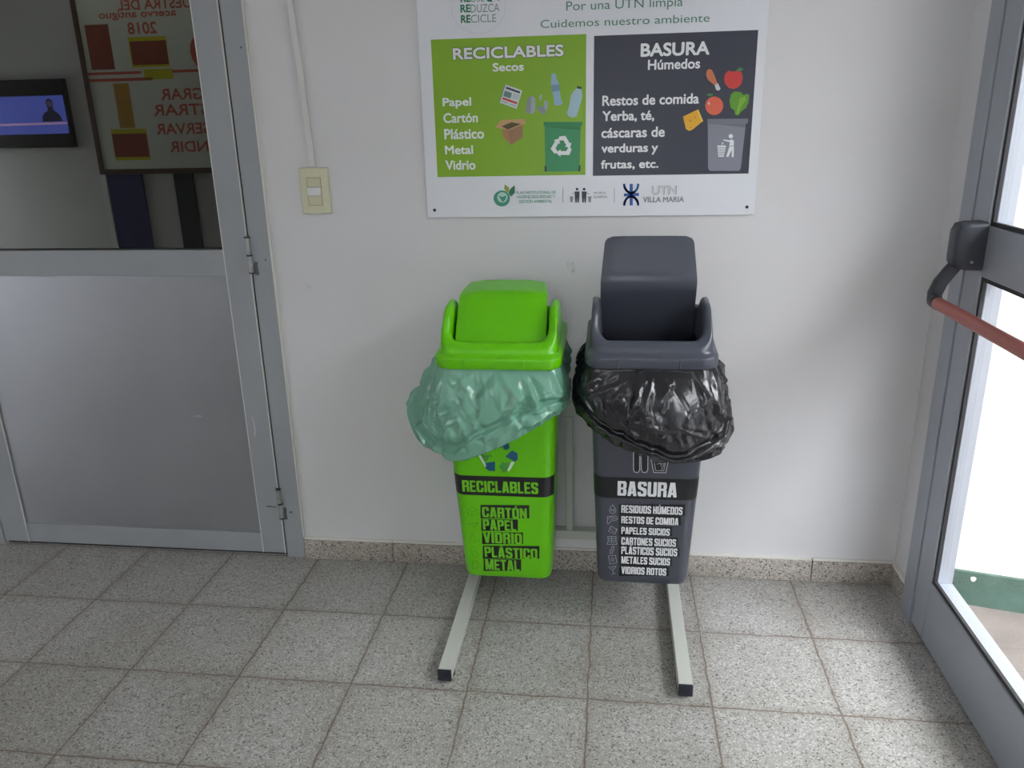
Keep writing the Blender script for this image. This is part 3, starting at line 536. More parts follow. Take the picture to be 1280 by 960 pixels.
GREEN_ART = [
 ('K','RECICLABLES','bingreenbright',-109.1,278.6,92.8,314.2,3,0.03),
 ('A','word_box',[('P','decalblack',1,[(-63.4,237.6),(67.6,242.2),(66.4,199.8),(-65.8,193.8)])]),
 ('K','CARTÓN','bingreenbright',-60.2,198.4,60.5,237.8,2,0.03),
 ('A','word_box',[('P','decalblack',1,[(-63.8,191.2),(35.6,194.7),(34.3,157.3),(-65.9,152.5)])]),
 ('K','PAPEL','bingreenbright',-60.4,157.1,30.6,190.9,2,0.03),
 ('A','word_box',[('P','decalblack',1,[(-63.9,148.3),(48.3,152.7),(47.0,114.1),(-66.2,108.3)])]),
 ('K','VIDRIO','bingreenbright',-61.4,113.4,44.6,148.9,2,0.03),
 ('A','word_box',[('P','decalblack',1,[(-64.2,102.9),(91.3,109.8),(90.3,66.8),(-66.7,58.3)])]),
 ('K','PLÁSTICO','bingreenbright',-60.8,64.8,85.5,106.9,2,0.03),
 ('A','word_box',[('P','decalblack',1,[(-64.4,57.3),(39.9,61.8),(38.6,21.8),(-66.7,15.8)])]),
 ('K','METAL','bingreenbright',-61.0,21.1,35.2,57.3,2,0.03),
 ('A','small_print',[('L','decalgreen',1,0.6,[(-24.0,-1.8),(12.8,0.4)])]),
 ('A','carton_icon',[('L','decalgreen',1,0.8,[(-100.6,219.8),(-85.9,228.8),(-73.0,222.5),(-74.7,209.3),(-88.5,200.7),(-100.6,207.1),(-100.6,219.8),(-87.7,214.0),(-73.0,222.5)]),('L','decalgreen',1,0.8,[(-87.7,214.0),(-88.5,200.7)])]),
 ('A','paper_icon',[('L','decalgreen',1,0.8,[(-102.7,173.4),(-72.0,180.2),(-85.6,160.7),(-89.5,170.3),(-72.0,180.2)]),('L','decalgreen',1,0.8,[(-102.7,173.4),(-89.5,170.3)])]),
 ('A','glass_icon',[('L','decalgreen',1,0.8,[(-93.0,143.1),(-88.4,143.3),(-88.1,133.5),(-85.2,122.7),(-84.9,112.9),(-98.5,111.1),(-98.8,120.9),(-94.1,132.1),(-93.0,143.1)]),('L','decalgreen',1,0.8,[(-82.7,118.5),(-73.6,121.1),(-74.9,113.4)])]),
 ('A','bottle_icon',[('L','decalgreen',1,0.8,[(-98.6,95.6),(-90.3,98.3),(-84.8,84.1),(-79.0,73.3),(-83.3,63.0),(-91.4,64.2),(-96.8,80.7),(-98.6,95.6)]),('L','decalgreen',1,0.8,[(-95.9,80.7),(-84.7,85.2)])]),
 ('A','can_icon',[('L','decalgreen',1,0.8,[(-96.9,49.9),(-82.2,50.7),(-82.8,24.6),(-96.7,22.6),(-96.9,49.9)]),('L','decalgreen',1,0.8,[(-97.3,43.1),(-82.5,45.0)])]),
 ('A','recycling_emblem',[('P','recblue',1,[(9.7,390.2),(28.5,409.3),(42.1,401.0),(42.3,384.0),(35.7,375.4)]),('P','recgreen',1,[(-8.2,359.2),(4.0,376.3),(5.9,370.5),(34.4,375.4),(17.6,346.2),(6.9,345.8),(4.5,339.3)]),('P','recwhite',2,[(24.2,374.1),(34.4,375.4),(18.9,346.2),(12.9,347.0)]),('P','recwhite',1,[(-61.8,393.8),(-54.6,393.0),(-38.5,360.6),(-44.7,356.4)]),('P','recgreen',1,[(-54.6,393.0),(-35.5,392.7),(-28.0,397.8),(-24.5,384.2),(-31.5,388.9),(-38.6,374.9),(-43.9,369.8)]),('P','recblue',1,[(-44.0,368.8),(-17.3,374.6),(-18.7,344.9),(-35.8,345.3),(-43.1,353.0)]),('P','recblue',1,[(2.9,428.7),(19.0,433.0),(22.5,414.9),(9.6,409.2)]),('P','recgreen',1,[(-26.5,427.8),(-14.1,440.2),(2.9,428.7),(8.9,410.6),(-3.4,417.9),(-17.8,407.8)])]),
]
GREY_ART = [
 ('K','BASURA','offwhite',-72.0,276.9,77.8,321.3,3,0.03),
 ('A','word_box',[('P','decalblack',1,[(-67.7,249.8),(100.2,255.9),(102.2,221.2),(-67.0,213.6)])]),
 ('K','RESIDUOS HÚMEDOS','offwhite',-61.1,223.6,95.0,250.4,2,0.035),
 ('A','word_box',[('P','decalblack',1,[(-67.0,213.1),(92.0,219.2),(93.5,190.1),(-66.3,182.6)])]),
 ('K','RESTOS DE COMIDA','offwhite',-60.4,190.4,86.5,213.1,2,0.035),
 ('A','word_box',[('P','decalblack',1,[(-66.3,179.5),(71.4,184.9),(72.8,154.8),(-65.6,148.0)])]),
 ('K','PAPELES SUCIOS','offwhite',-59.6,156.1,65.8,178.6,2,0.035),
 ('A','word_box',[('P','decalblack',1,[(-65.6,144.8),(87.3,151.4),(88.9,120.9),(-64.9,112.9)])]),
 ('K','CARTONES SUCIOS','offwhite',-58.8,121.2,83.8,145.6,2,0.035),
 ('A','word_box',[('P','decalblack',1,[(-64.9,110.7),(93.2,117.9),(94.8,89.1),(-64.2,80.5)])]),
 ('K','PLÁSTICOS SUCIOS','offwhite',-58.2,90.2,88.6,118.6,2,0.035),
 ('A','word_box',[('P','decalblack',1,[(-64.2,78.4),(75.0,84.8),(76.4,56.7),(-63.6,48.8)])]),
 ('K','METALES SUCIOS','offwhite',-57.4,58.8,71.2,82.8,2,0.035),
 ('A','word_box',[('P','decalblack',1,[(-63.6,46.6),(68.9,53.0),(70.3,23.4),(-62.9,15.6)])]),
 ('K','VIDRIOS ROTOS','offwhite',-56.8,24.0,63.0,48.2,2,0.035),
 ('A','drop_icon',[('L','iconwhite',1,0.9,[(-83.5,247.9),(-89.5,238.2),(-91.8,229.4),(-89.3,222.3),(-83.3,220.3),(-77.4,222.9),(-74.7,230.2),(-77.7,238.7),(-83.5,247.9)]),('L','iconwhite',1,0.9,[(-87.0,226.8),(-86.6,234.6),(-79.9,227.1),(-79.6,235.7)])]),
 ('A','food_icon',[('L','iconwhite',1,0.9,[(-96.2,209.8),(-76.1,212.8),(-70.0,205.8),(-72.2,199.9),(-88.8,194.7),(-93.0,186.6),(-96.4,187.0),(-96.2,209.8)]),('L','iconwhite',1,0.9,[(-93.7,201.8),(-87.9,207.9),(-79.5,206.8),(-74.2,202.7)]),('L','iconwhite',1,0.9,[(-87.7,199.7),(-80.6,203.0)])]),
 ('A','paper_icon',[('L','iconwhite',1,0.9,[(-87.4,180.1),(-71.7,169.1),(-75.7,155.0),(-93.1,162.1),(-87.4,180.1)]),('L','iconwhite',1,0.9,[(-73.7,173.4),(-70.5,170.6),(-74.4,164.5)]),('L','iconwhite',1,0.9,[(-88.5,172.1),(-78.7,160.7)])]),
 ('A','carton_icon',[('L','iconwhite',1,0.9,[(-94.8,145.7),(-73.1,146.7),(-72.9,132.4),(-93.2,131.4),(-94.8,145.7)]),('L','iconwhite',1,0.9,[(-85.2,146.1),(-84.5,131.8)]),('L','iconwhite',1,0.9,[(-93.2,131.4),(-96.2,120.1),(-70.3,121.4),(-72.9,132.4)]),('L','iconwhite',1,0.9,[(-92.8,139.2),(-73.5,140.2)]),('L','iconwhite',1,0.9,[(-87.8,126.5),(-76.9,127.1)])]),
 ('A','bottle_icon',[('L','iconwhite',1,0.9,[(-82.2,113.8),(-77.9,115.0),(-78.2,107.4),(-81.9,91.4),(-87.2,89.3),(-88.3,96.2),(-82.2,113.8)]),('L','iconwhite',1,0.9,[(-86.2,100.9),(-80.0,99.7)])]),
 ('A','can_icon',[('L','iconwhite',1,0.9,[(-92.4,81.6),(-73.7,84.8),(-69.1,60.4),(-87.6,54.8),(-92.4,81.6)]),('L','iconwhite',1,0.9,[(-84.5,73.5),(-80.9,76.1),(-77.1,70.8),(-79.0,65.1),(-83.4,66.1),(-84.5,73.5)])]),
 ('A','broken_glass_icon',[('L','iconwhite',1,0.9,[(-91.4,46.8),(-85.1,37.8),(-79.5,36.6),(-75.3,39.9),(-71.3,49.5)]),('L','iconwhite',1,0.9,[(-85.3,47.1),(-81.5,43.3),(-77.9,48.5),(-74.2,46.2)]),('L','iconwhite',1,0.9,[(-79.9,36.5),(-78.2,21.6)]),('L','iconwhite',1,0.9,[(-83.1,19.1),(-71.8,23.9)])]),
 ('A','litter_person_emblem',[('P','decalblack',1,[(-33.9,437.1),(-22.8,437.4),(-20.1,352.1),(-31.5,351.7)]),('P','decalblack',1,[(-14.4,437.6),(-2.5,438.0),(0.6,352.8),(-11.6,352.4)]),('L','iconwhite',2,2.0,[(-35.5,437.0),(-33.2,355.5),(-28.9,347.9),(-21.6,348.2),(-17.8,356.0),(-19.0,395.2)]),('L','iconwhite',2,2.0,[(-16.6,395.3),(-13.7,356.2),(-9.4,348.6),(-1.3,348.9),(2.4,356.8),(0.3,438.1)])]),
 ('A','litter_bin_emblem',[('P','decalblack',1,[(12.5,379.6),(50.5,380.9),(45.8,352.0),(18.8,351.1)]),('L','iconwhite',2,1.9,[(9.4,386.7),(17.3,349.6),(47.2,349.7),(52.2,388.1)]),('L','iconwhite',2,1.5,[(17.8,377.4),(21.9,355.5),(42.1,355.3),(45.0,378.3)]),('P','decalblack',2.2,[(34.7,366.5),(34.5,364.5),(33.8,362.6),(32.6,361.0),(31.1,360.0),(29.4,359.6),(27.6,359.9),(26.0,360.8),(24.7,362.2),(23.8,364.1),(23.5,366.1),(23.7,368.2),(24.4,370.1),(25.6,371.6),(27.1,372.6),(28.8,373.0),(30.6,372.8),(32.2,371.9),(33.5,370.4),(34.4,368.6)]),('L','iconwhite',2.5,1.4,[(24.7,374.8),(33.8,378.0),(35.0,368.5)]),('L','iconwhite',2.5,1.4,[(36.3,358.0),(42.7,377.3),(36.8,375.2)])]),
]
GREEN_BAND = (329.0, 268.0)
GREY_BAND = (332.1, 268.5)

# ================================================================== the setting
XL, XR, YB, YF, ZC = -4.0, 2.1, 0.0, -3.3, 2.75
S_ = dict(kind='structure')
def struct(name, bm, mats, label, parent=None):
    o = obj(name, bm, mats, parent)
    if parent is None: tag(o, label, name.split('_')[0], kind='structure')
    return o
struct('floor', B(XL - .1, XR + .06, YF - .1, YB + .15, -0.1, 0.0), M_FLOOR, 'grey speckled terrazzo tile floor')
struct('ceiling', B(XL - .1, XR + .2, YF - .1, YB + .15, ZC, ZC + .1), M_CEIL, 'white ceiling')
bm = bmesh.new()
box(bm, XL - .1, -0.90, YB, YB + .15, 0, ZC); box(bm, -0.90, 0.252, YB, YB + .15, 2.12, ZC); box(bm, 0.252, XR + .065, YB, YB + .15, 0, ZC)
struct('wall_back', bm, M_WALL, 'white painted wall behind the bins')
WY0, WY1, WZ0, WZ1 = -3.2, -2.3, .25, 1.9
bm = bmesh.new()
box(bm, XL - .1, XL, YF, WY0, 0, ZC); box(bm, XL - .1, XL, WY1, YB, 0, ZC); box(bm, XL - .1, XL, WY0, WY1, 0, WZ0); box(bm, XL - .1, XL, WY0, WY1, WZ1, ZC)
struct('wall_left', bm, M_WALL, 'white painted side wall')
w1 = thing('added_window_1', 'unseen aluminium window added in the side wall to light the left door', 'window', (XL - .05, -2.75, WZ0), kind='structure')  # out of view, added to brighten the left side of the door panel
bm = bmesh.new()
for y0, y1, z0, z1 in ((WY0, WY0 + .05, WZ0, WZ1), (WY1 - .05, WY1, WZ0, WZ1), (WY0 + .05, WY1 - .05, WZ0, WZ0 + .05), (WY0 + .05, WY1 - .05, WZ1 - .05, WZ1), (-2.775, -2.725, WZ0 + .05, WZ1 - .05)):
    box(bm, XL - .075, XL - .025, y0, y1, z0, z1, bevel=.002)
obj('window_frame', bm, M_ALU, w1)
for y0, y1 in ((WY0 + .05, -2.775), (-2.725, WY1 - .05)): obj('glass_pane', B(XL - .052, XL - .048, y0, y1, WZ0 + .05, WZ1 - .05), M_GLASS, w1)
VX0, VX1, VZ0, VZ1 = .80, 1.50, .75, 1.40
bm = bmesh.new()
box(bm, XL - .1, VX0, YF - .1, YF, 0, ZC); box(bm, VX1, XR + .065, YF - .1, YF, 0, ZC); box(bm, VX0, VX1, YF - .1, YF, 0, VZ0); box(bm, VX0, VX1, YF - .1, YF, VZ1, ZC)
struct('wall_front', bm, M_WALL, 'white painted wall seen reflected in the door glass')
w2 = thing('added_window_2', 'unseen aluminium window added in the wall facing the bins for frontal light', 'window', ((VX0 + VX1) / 2, YF - .05, VZ0), kind='structure')  # out of view, added to throw low frontal light between the bins
bm = bmesh.new()
for x0, x1, z0, z1 in ((VX0, VX0 + .05, VZ0, VZ1), (VX1 - .05, VX1, VZ0, VZ1), (VX0 + .05, VX1 - .05, VZ0, VZ0 + .05), (VX0 + .05, VX1 - .05, VZ1 - .05, VZ1), (1.125, 1.175, VZ0 + .05, VZ1 - .05)):
    box(bm, x0, x1, YF - .075, YF - .025, z0, z1, bevel=.002)
obj('window_frame', bm, M_ALU, w2)
for x0, x1 in ((VX0 + .05, 1.125), (1.175, VX1 - .05)): obj('glass_pane', B(x0, x1, YF - .052, YF - .048, VZ0 + .05, VZ1 - .05), M_GLASS, w2)
DY0, DY1 = -0.143, -1.87
bm = bmesh.new()
box(bm, XR, XR + .065, DY0 + .006, YB, 0, ZC); box(bm, XR, XR + .065, YF, DY1 - .006, 0, ZC); box(bm, XR, XR + .065, DY1 - .006, DY0 + .006, 2.13, ZC)
struct('wall_right', bm, M_WALL, 'white wall strip beside the glazed entrance')
struct('trim_1', B(XR - .004, XR + .05, DY0, DY0 + .006, 0.09, 2.13), M_MORTAR, 'brown mortar gap along the entrance frame')
# skirting of terrazzo pieces with a plaster bead on top
SK = 0.070
def skirting(name, pieces, label):
    root = thing(name, label, 'baseboard', ((pieces[0][0] + pieces[-1][1]) / 2, (pieces[0][2] + pieces[0][3]) / 2, 0), kind='structure')
    for q in pieces:
        obj('skirting_piece', B(*q[:4], 0, SK, bevel=.003), M_SKIRT, root, smooth=True)
        obj('plaster_bead', B(q[0], q[1], q[2] + .003 if q[3] - q[2] < .05 else q[2], q[3], SK, SK + .008, bevel=.002), M_BEAD, root)
    return root
xs = [0.256, 0.555, 0.95, 1.245, 1.86, 2.1]
skirting('baseboard_back', [(a + .001, b - .001, -.013, 0) for a, b in zip(xs, xs[1:])], 'speckled stone skirting under the back wall')
skirting('baseboard_right', [(2.087, 2.1, -.136, -.0135)], 'short speckled stone skirting return beside the entrance')

# ------------------------------------------------------------------ left door (aluminium, dark glass above)
d1 = thing('door_1', 'grey aluminium door with dark glass upper half', 'door', (-0.32, 0, 0), kind='structure')
bm = bmesh.new()
box(bm, 0.192, 0.254, -.006, .10, 0, 2.06, bevel=.0015); box(bm, -0.894, -0.834, -.006, .10, 0, 2.06, bevel=.0015); box(bm, -0.894, 0.254, -.006, .10, 2.06, 2.12, bevel=.002)
obj('door_frame', bm, M_ALU, d1)
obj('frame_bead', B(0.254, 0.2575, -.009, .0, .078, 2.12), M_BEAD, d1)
L0, L1 = -0.829, 0.187
bm = bmesh.new()
box(bm, L0, L0 + .09, -.004, .036, .013, 2.055, bevel=.0015); box(bm, L1 - .078, L1, -.004, .036, .013, 2.055, bevel=.0015)
obj('door_stile', bm, M_ALU, d1)
bm = bmesh.new()
x0, x1 = L0 + .0905, L1 - .0785
box(bm, x0, x1, -.0032, .036, .013, .083, bevel=.001); box(bm, x0, x1, -.0032, .036, .937, 1.014, bevel=.001); box(bm, x0, x1, -.0032, .036, 1.975, 2.055, bevel=.001)
obj('door_rail', bm, M_ALU, d1)
obj('door_panel', B(x0, x1, .001, .03, .084, .936), M_PANEL, d1)
obj('glass_pane', B(x0, x1, .012, .018, 1.015, 1.974), M_DGLASS, d1)
bm = bmesh.new()
box(bm, x0, x1, .002, .012, 1.0145, 1.0175); box(bm, x0, x0 + .002, .002, .012, 1.0175, 1.974); box(bm, x1 - .002, x1, .002, .012, 1.0175, 1.974)
obj('glass_gasket', bm, M_GASKET, d1)
obj('hinge_gap_shade', B(0.1872, 0.1918, -.0005, .016, .013, 2.055), M_GASKET, d1)  # dark strip in the hinge gap stands in for its shade
obj('edge_highlight', B(0.1846, 0.1871, -.0072, -.0035, .013, 2.055), M_BEAD, d1)  # white strip stands in for the highlight on the leaf's rounded edge
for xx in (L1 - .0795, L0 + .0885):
    obj('inner_edge_strip', B(xx, xx + .0022, -.0058, -.003, .013, 2.055), M_BEAD, d1)  # thin pale strip along the inner edge of each stile
obj('bottom_gap_shade', B(L0, 0.191, .010, .02, .001, .0125), M_GASKET, d1)  # dark bar under the leaf, in place of the shade there
for hz in (1.0, 0.197, 1.84):
    bm = bmesh.new()
    cyl(bm, (0.1895, -.011, hz + .002), (0.1895, -.011, hz + .05), .0075); cyl(bm, (0.1915, -.011, hz - .05), (0.1915, -.011, hz - .003), .0075)
    h = obj('hinge', bm, M_HINGE, d1, smooth=True)
    bm = bmesh.new()
    cyl(bm, (0.1895, -.011, hz + .050), (0.1895, -.011, hz + .0535), .0085); cyl(bm, (0.1905, -.011, hz - .003), (0.1905, -.011, hz + .002), .0085); cyl(bm, (0.1915, -.011, hz - .0535), (0.1915, -.011, hz - .05), .0085)
    obj('hinge_ring', bm, M_GRIME, h)
# grease smears and scratches on the door
def smear(pts, y, m, par): 
    flat_mesh('grease_smear', [(pts, [list(range(len(pts)))], 0, 0)], lambda x, z, l: (x, y, z), par, [m])
M_SMEAR = mat('grey_grease_smear', rgb(98, 101, 106), 0.5)
M_SCR = mat('pale_scratch', rgb(190, 192, 195), 0.5)
for (cx, cz, w, h) in ((.150, .182, .030, .006), (.168, .181, .012, .005)):
    smear([(cx + w / 2 * math.cos(a) * (1 + .3 * math.sin(3 * a + cx * 90)), cz + h / 2 * math.sin(a)) for a in [i * math.pi / 8 for i in range(16)]], -.0043, M_SMEAR, d1)
for (cx, cz, w, h) in ((.222, .165, .012, .009), (.205, .96, .016, .05), (.236, .985, .006, .006), (.202, .16, .014, .055), (.237, 1.56, .006, .007)):
    smear([(cx + w / 2 * math.cos(a) * (1 + .35 * math.sin(3 * a + cz * 70)), cz + h / 2 * math.sin(a) * (1 + .2 * math.cos(2 * a))) for a in [i * math.pi / 8 for i in range(16)]], -.0063, M_SMEAR, d1)
smear([(.128, .425), (.134, .430), (.137, .455), (.134, .485), (.129, .498), (.132, .47), (.131, .445)], -.0043, M_SCR, d1)
smear([(-.075, .488), (-.05, .494), (-.035, .489), (-.045, .485)], .0008, M_SCR, d1)

# ------------------------------------------------------------------ glazed entrance on the right
d2 = thing('door_2', 'silver aluminium glazed entrance door with red push bar', 'door', (XR, -0.6, 0), kind='structure')
bm = bmesh.new()
box(bm, 2.078, 2.15, -.209, DY0, .0, 2.13, bevel=.002); box(bm, 2.078, 2.15, DY1, DY1 + .066, .0, 2.13, bevel=.002); box(bm, 2.078, 2.15, DY1 + .066, -.209, 2.07, 2.13, bevel=.002)
obj('door_frame', bm, M_ALU_R, d2)
def leaf(ya, yb, par):     # ya is the side nearer the back wall
    bm = bmesh.new()
    box(bm, 2.081, 2.136, ya - .083, ya, .012, 2.066, bevel=.0025); box(bm, 2.081, 2.136, yb, yb + .083, .012, 2.066, bevel=.0025)
    obj('door_stile', bm, M_ALU_R, par)
    bm = bmesh.new()
    for z0, z1 in ((.012, .185), (.990, 1.105), (1.96, 2.066)):
        box(bm, 2.0815, 2.136, yb + .083, ya - .083, z0, z1, bevel=.0025)
    obj('door_rail', bm, M_ALU_R, par)
    for z0, z1 in ((.185, .990), (1.105, 1.96)):
        y0, y1 = yb + .083, ya - .083
        bm = bmesh.new()
        g = .010
        box(bm, 2.086, 2.094, y0, y1, z0, z0 + g); box(bm, 2.086, 2.094, y0, y1, z1 - g, z1); box(bm, 2.086, 2.094, y0, y0 + g, z0 + g, z1 - g); box(bm, 2.086, 2.094, y1 - g, y1, z0 + g, z1 - g)
        obj('glass_gasket', bm, M_GASKET, par)
        obj('glass_pane', B(2.095, 2.100, y0, y1, z0, z1), M_GLASS, par)
leaf(-.212, -1.035, d2)
leaf(-1.040, -1.801, d2)
obj('threshold', B(2.137, 2.165, DY1, DY0, .0, .01), M_ALU_R, d2)
# push bar
bm = bmesh.new()
rings = []
for x, ins in ((2.081, 0), (2.045, 0.001), (2.027, .005), (2.019, .016)):
    rings.append([(x, -.272 + q[0], 1.058 + q[1]) for q in rrect(.031 - ins * .7, .055 - ins, .010)])
loft(bm, rings, True, True)
pb = obj('push_bar_bracket', bm, M_DARKP, d2, smooth=True, angle=50)
bm = bmesh.new()
cyl(bm, (2.055, -.301, 1.024), (2.055, -.3045, 1.024), .0032); obj('bracket_screw', bm, M_HINGE, pb)
bm = bmesh.new()
tube(bm, [(2.045, -.262, 1.02), (2.028, -.262, .998), (2.008, -.266, .970), (1.997, -.272, .945), (1.994, -.285, .930), (1.994, -.305, .929)], [.017, .018, .0185, .019, .0195, .018], flat=.85)
obj('push_bar_arm', bm, M_DARKP, d2, smooth=True, angle=60)
bm = bmesh.new(); cyl(bm, (1.994, -.298, .929), (1.994, -.955, .929), .0145, n=28)
obj('push_bar_tube', bm, M_RED, d2, smooth=True)
bm = bmesh.new()
tube(bm, [(2.045, -.99, 1.02), (2.028, -.99, .998), (2.008, -.986, .970), (1.997, -.98, .945), (1.994, -.968, .930), (1.994, -.95, .929)], [.017, .018, .0185, .019, .0195, .018], flat=.85)
obj('push_bar_arm', bm, M_DARKP, d2, smooth=True, angle=60)
bm = bmesh.new(); rings = []
for x, ins in ((2.081, 0), (2.045, 0.001), (2.027, .005), (2.019, .016)):
    rings.append([(x, -.975 + q[0], 1.058 + q[1]) for q in rrect(.060 - ins, .058 - ins, .014)])
loft(bm, rings, True, True); obj('push_bar_bracket', bm, M_DARKP, d2, smooth=True, angle=50)

# ------------------------------------------------------------------ outside the entrance
struct('exterior_ground', B(2.162, 16, -14, 3, -.25, -.10), M_EXTF, 'pale concrete path outside the entrance')
struct('exterior_blocker_building', B(5.0, 5.4, -16, -.75, -.1, 3.2), mat('exterior_blocker_grey', rgb(140, 140, 140), .9, noise=.1), 'unseen plain building added across the path to block low sky light')  # never in view, added to keep horizon light off the upper wall
struct('exterior_blocker_canopy', B(2.166, 2.8, -16, .0, 2.3, 2.42), M_EXTW, 'unseen shallow canopy added over the entrance to block steep sky light')  # overhang out of view, added to cut steep light through the entrance
ex = thing('exterior_wall', 'cream outer wall with green painted base seen through the entrance', 'wall', (2.31, .083, -.1), kind='structure')
ang = math.atan2(-.044, .178)
dirv = Vector((math.cos(ang), math.sin(ang), 0)); nv = Vector((-dirv.y, dirv.x, 0))
def slab(z0, z1, off, t=.15):
    bm = bmesh.new()
    p0 = Vector((2.31, .083, 0)) - dirv * .140 - nv * off; 
    v = []
    for z in (z0, z1):
        for a, b in ((0, 0), (7, 0), (7, t), (0, t)):
            q = p0 + dirv * a + nv * (b + off * (1 if b else 0)); v.append(bm.verts.new((q.x, q.y, z)))
    for f in ((0, 1, 2, 3), (4, 5, 6, 7), (0, 1, 5, 4), (1, 2, 6, 5), (2, 3, 7, 6), (3, 0, 4, 7)): bm.faces.new([v[i] for i in f])
    return bm
obj('upper_render', slab(.012, 3.2, 0), M_EXTW, ex)
obj('painted_base', slab(-.1, .012, .012), M_EXTG, ex)
q = Vector((2.31, .083, 0)) + dirv * .052 - nv * .0135
pts = [(.0075 * math.cos(a) * (1 + .15 * math.sin(3 * a)), .0085 * math.sin(a)) for a in [i * math.pi / 9 for i in range(18)]]
flat_mesh('paint_chip', [(pts, [list(range(18))], 0, 0)], lambda x, z, l: tuple(q + dirv * x + Vector((0, 0, z - .008))), ex, [M_EXTW])

# ================================================================== things on the back wall
# ------------------------------------------------------------------ waste sorting sign
sg = thing('wall_sign', 'white waste sorting sign with green and dark panels on the wall above the bins', 'sign', (1.171, -.004, 1.103))
obj('sign_board', B(.7275, 1.6155, -.0075, -.001, 1.103, 1.703, bevel=.001), M_BOARD, sg)
def splace(x, y, l): return (x, -.0078 - .00025 * l, y)
flat_mesh('green_panel', [([(.7615, 1.213), (1.167, 1.213), (1.167, 1.5615), (.7615, 1.5615)], [[0, 1, 2, 3]], 0, 1)], splace, sg, [ink('signgreen')])
flat_mesh('dark_panel', [([(1.187, 1.210), (1.594, 1.210), (1.594, 1.5565), (1.187, 1.5565)], [[0, 1, 2, 3]], 0, 1)], splace, sg, [ink('signdark')])
put_art(SIGN_ART, splace, sg)
for x in (.748, 1.596):
    bm = bmesh.new(); cyl(bm, (x, -.007, 1.1235), (x, -.0105, 1.1235), .0045, .0035, 14); obj('screw', bm, M_SCREW, sg)

# ------------------------------------------------------------------ switch and cable duct
sw = thing('light_switch', 'cream plastic light switch plate with one white rocker', 'switch', (.407, -.001, 1.116))
rings = []
cx, cz = .4065, 1.180
for y, ins in ((-.0005, 0), (-.006, 0.0005), (-.0085, .003), (-.0095, .007)):
    rings.append([(cx + a, y, cz + b) for a, b in rrect(.0425 - ins, .0635 - ins * .6, .003)])
bm = bmesh.new(); loft(bm, rings, True, True); obj('switch_plate', bm, M_CREAM, sw, smooth=True)
M_CREAM2 = mat('cream_plastic_module', rgb(206, 205, 174), 0.4)
for z0, z1, m, nm, d in ((1.2025, 1.2275, M_CREAM2, 'blank_module', .0107), (1.1785, 1.2015, M_WPLAST, 'rocker', .0135), (1.1525, 1.1775, M_CREAM2, 'blank_module', .0107)):
    bm = bmesh.new()
    box(bm, cx - .0195, cx + .0195, -d, -.0085, z0 - .0115 + .0005 * 0, z1 - .0115, bevel=.0008)
    obj(nm, bm, m, sw)
obj('module_recess', B(cx - .0205, cx + .0205, -.0099, -.0085, 1.1400, 1.2170), mat('dark_joint', rgb(120, 118, 98), .6), sw)
for z in (1.231, 1.129):
    obj('cover_strip', B(cx - .0205, cx + .0205, -.0101, -.009, z - .011, z + .011), M_CREAM, sw)
bm = bmesh.new()
box(bm, .3985, .4155, -.011, -.0006, 1.247, 2.75, bevel=.0025)
for v in bm.verts:      # the duct leans a little
    v.co.x += -.022 * (v.co.z - 1.247) / .45 * .9
cd = own_origin(obj('cable_duct', bm, M_DUCT, smooth=True))
tag(cd, 'thin white vertical cable duct running up from the light switch', 'cable duct')

# ================================================================== rack for the bins
rk = thing('bin_rack', 'light grey steel floor rack carrying the two bins', 'rack', (1.138, -.3, 0))
FY = -.066
obj('top_bar', B(.80, 1.475, FY - .014, FY + .014, .544, .579, bevel=.002), M_STEEL, rk)
obj('bottom_bar', B(.857, 1.421, FY - .016, FY + .016, .150, .179, bevel=.002), M_STEEL, rk)
obj('centre_post', B(1.119, 1.138, FY - .0155, FY + .010, .1792, .5438, bevel=.0015), M_STEEL, rk)
for x in (.8395, 1.4375):
    obj('upright', B(x - .0172, x + .0172, FY - .014, FY + .014, .0402, .5438, bevel=.002), M_STEEL, rk)
    obj('foot_bar', B(x - .0172, x + .0172, -.572, -.03, .010, .040, bevel=.002), M_STEEL, rk)
    for y0, y1 in ((-.580, -.5722), (-.0298, -.022)):
        obj('end_cap', B(x - .0176, x + .0176, y0, y1, .0095, .0405, bevel=.002), M_CAP, rk)
    for y in (-.535, -.055):
        bm = bmesh.new()
        cyl(bm, (x, y, 0), (x, y, .0098), .019, .018, 18)
        obj('rubber_pad', bm, M_CAP, rk, smooth=True)
    # hanger arm that carries the bin
    obj('hanger_arm', B(x - .012, x + .012, -.100, FY - .0142, .548, .572, bevel=.002), M_STEEL, rk)

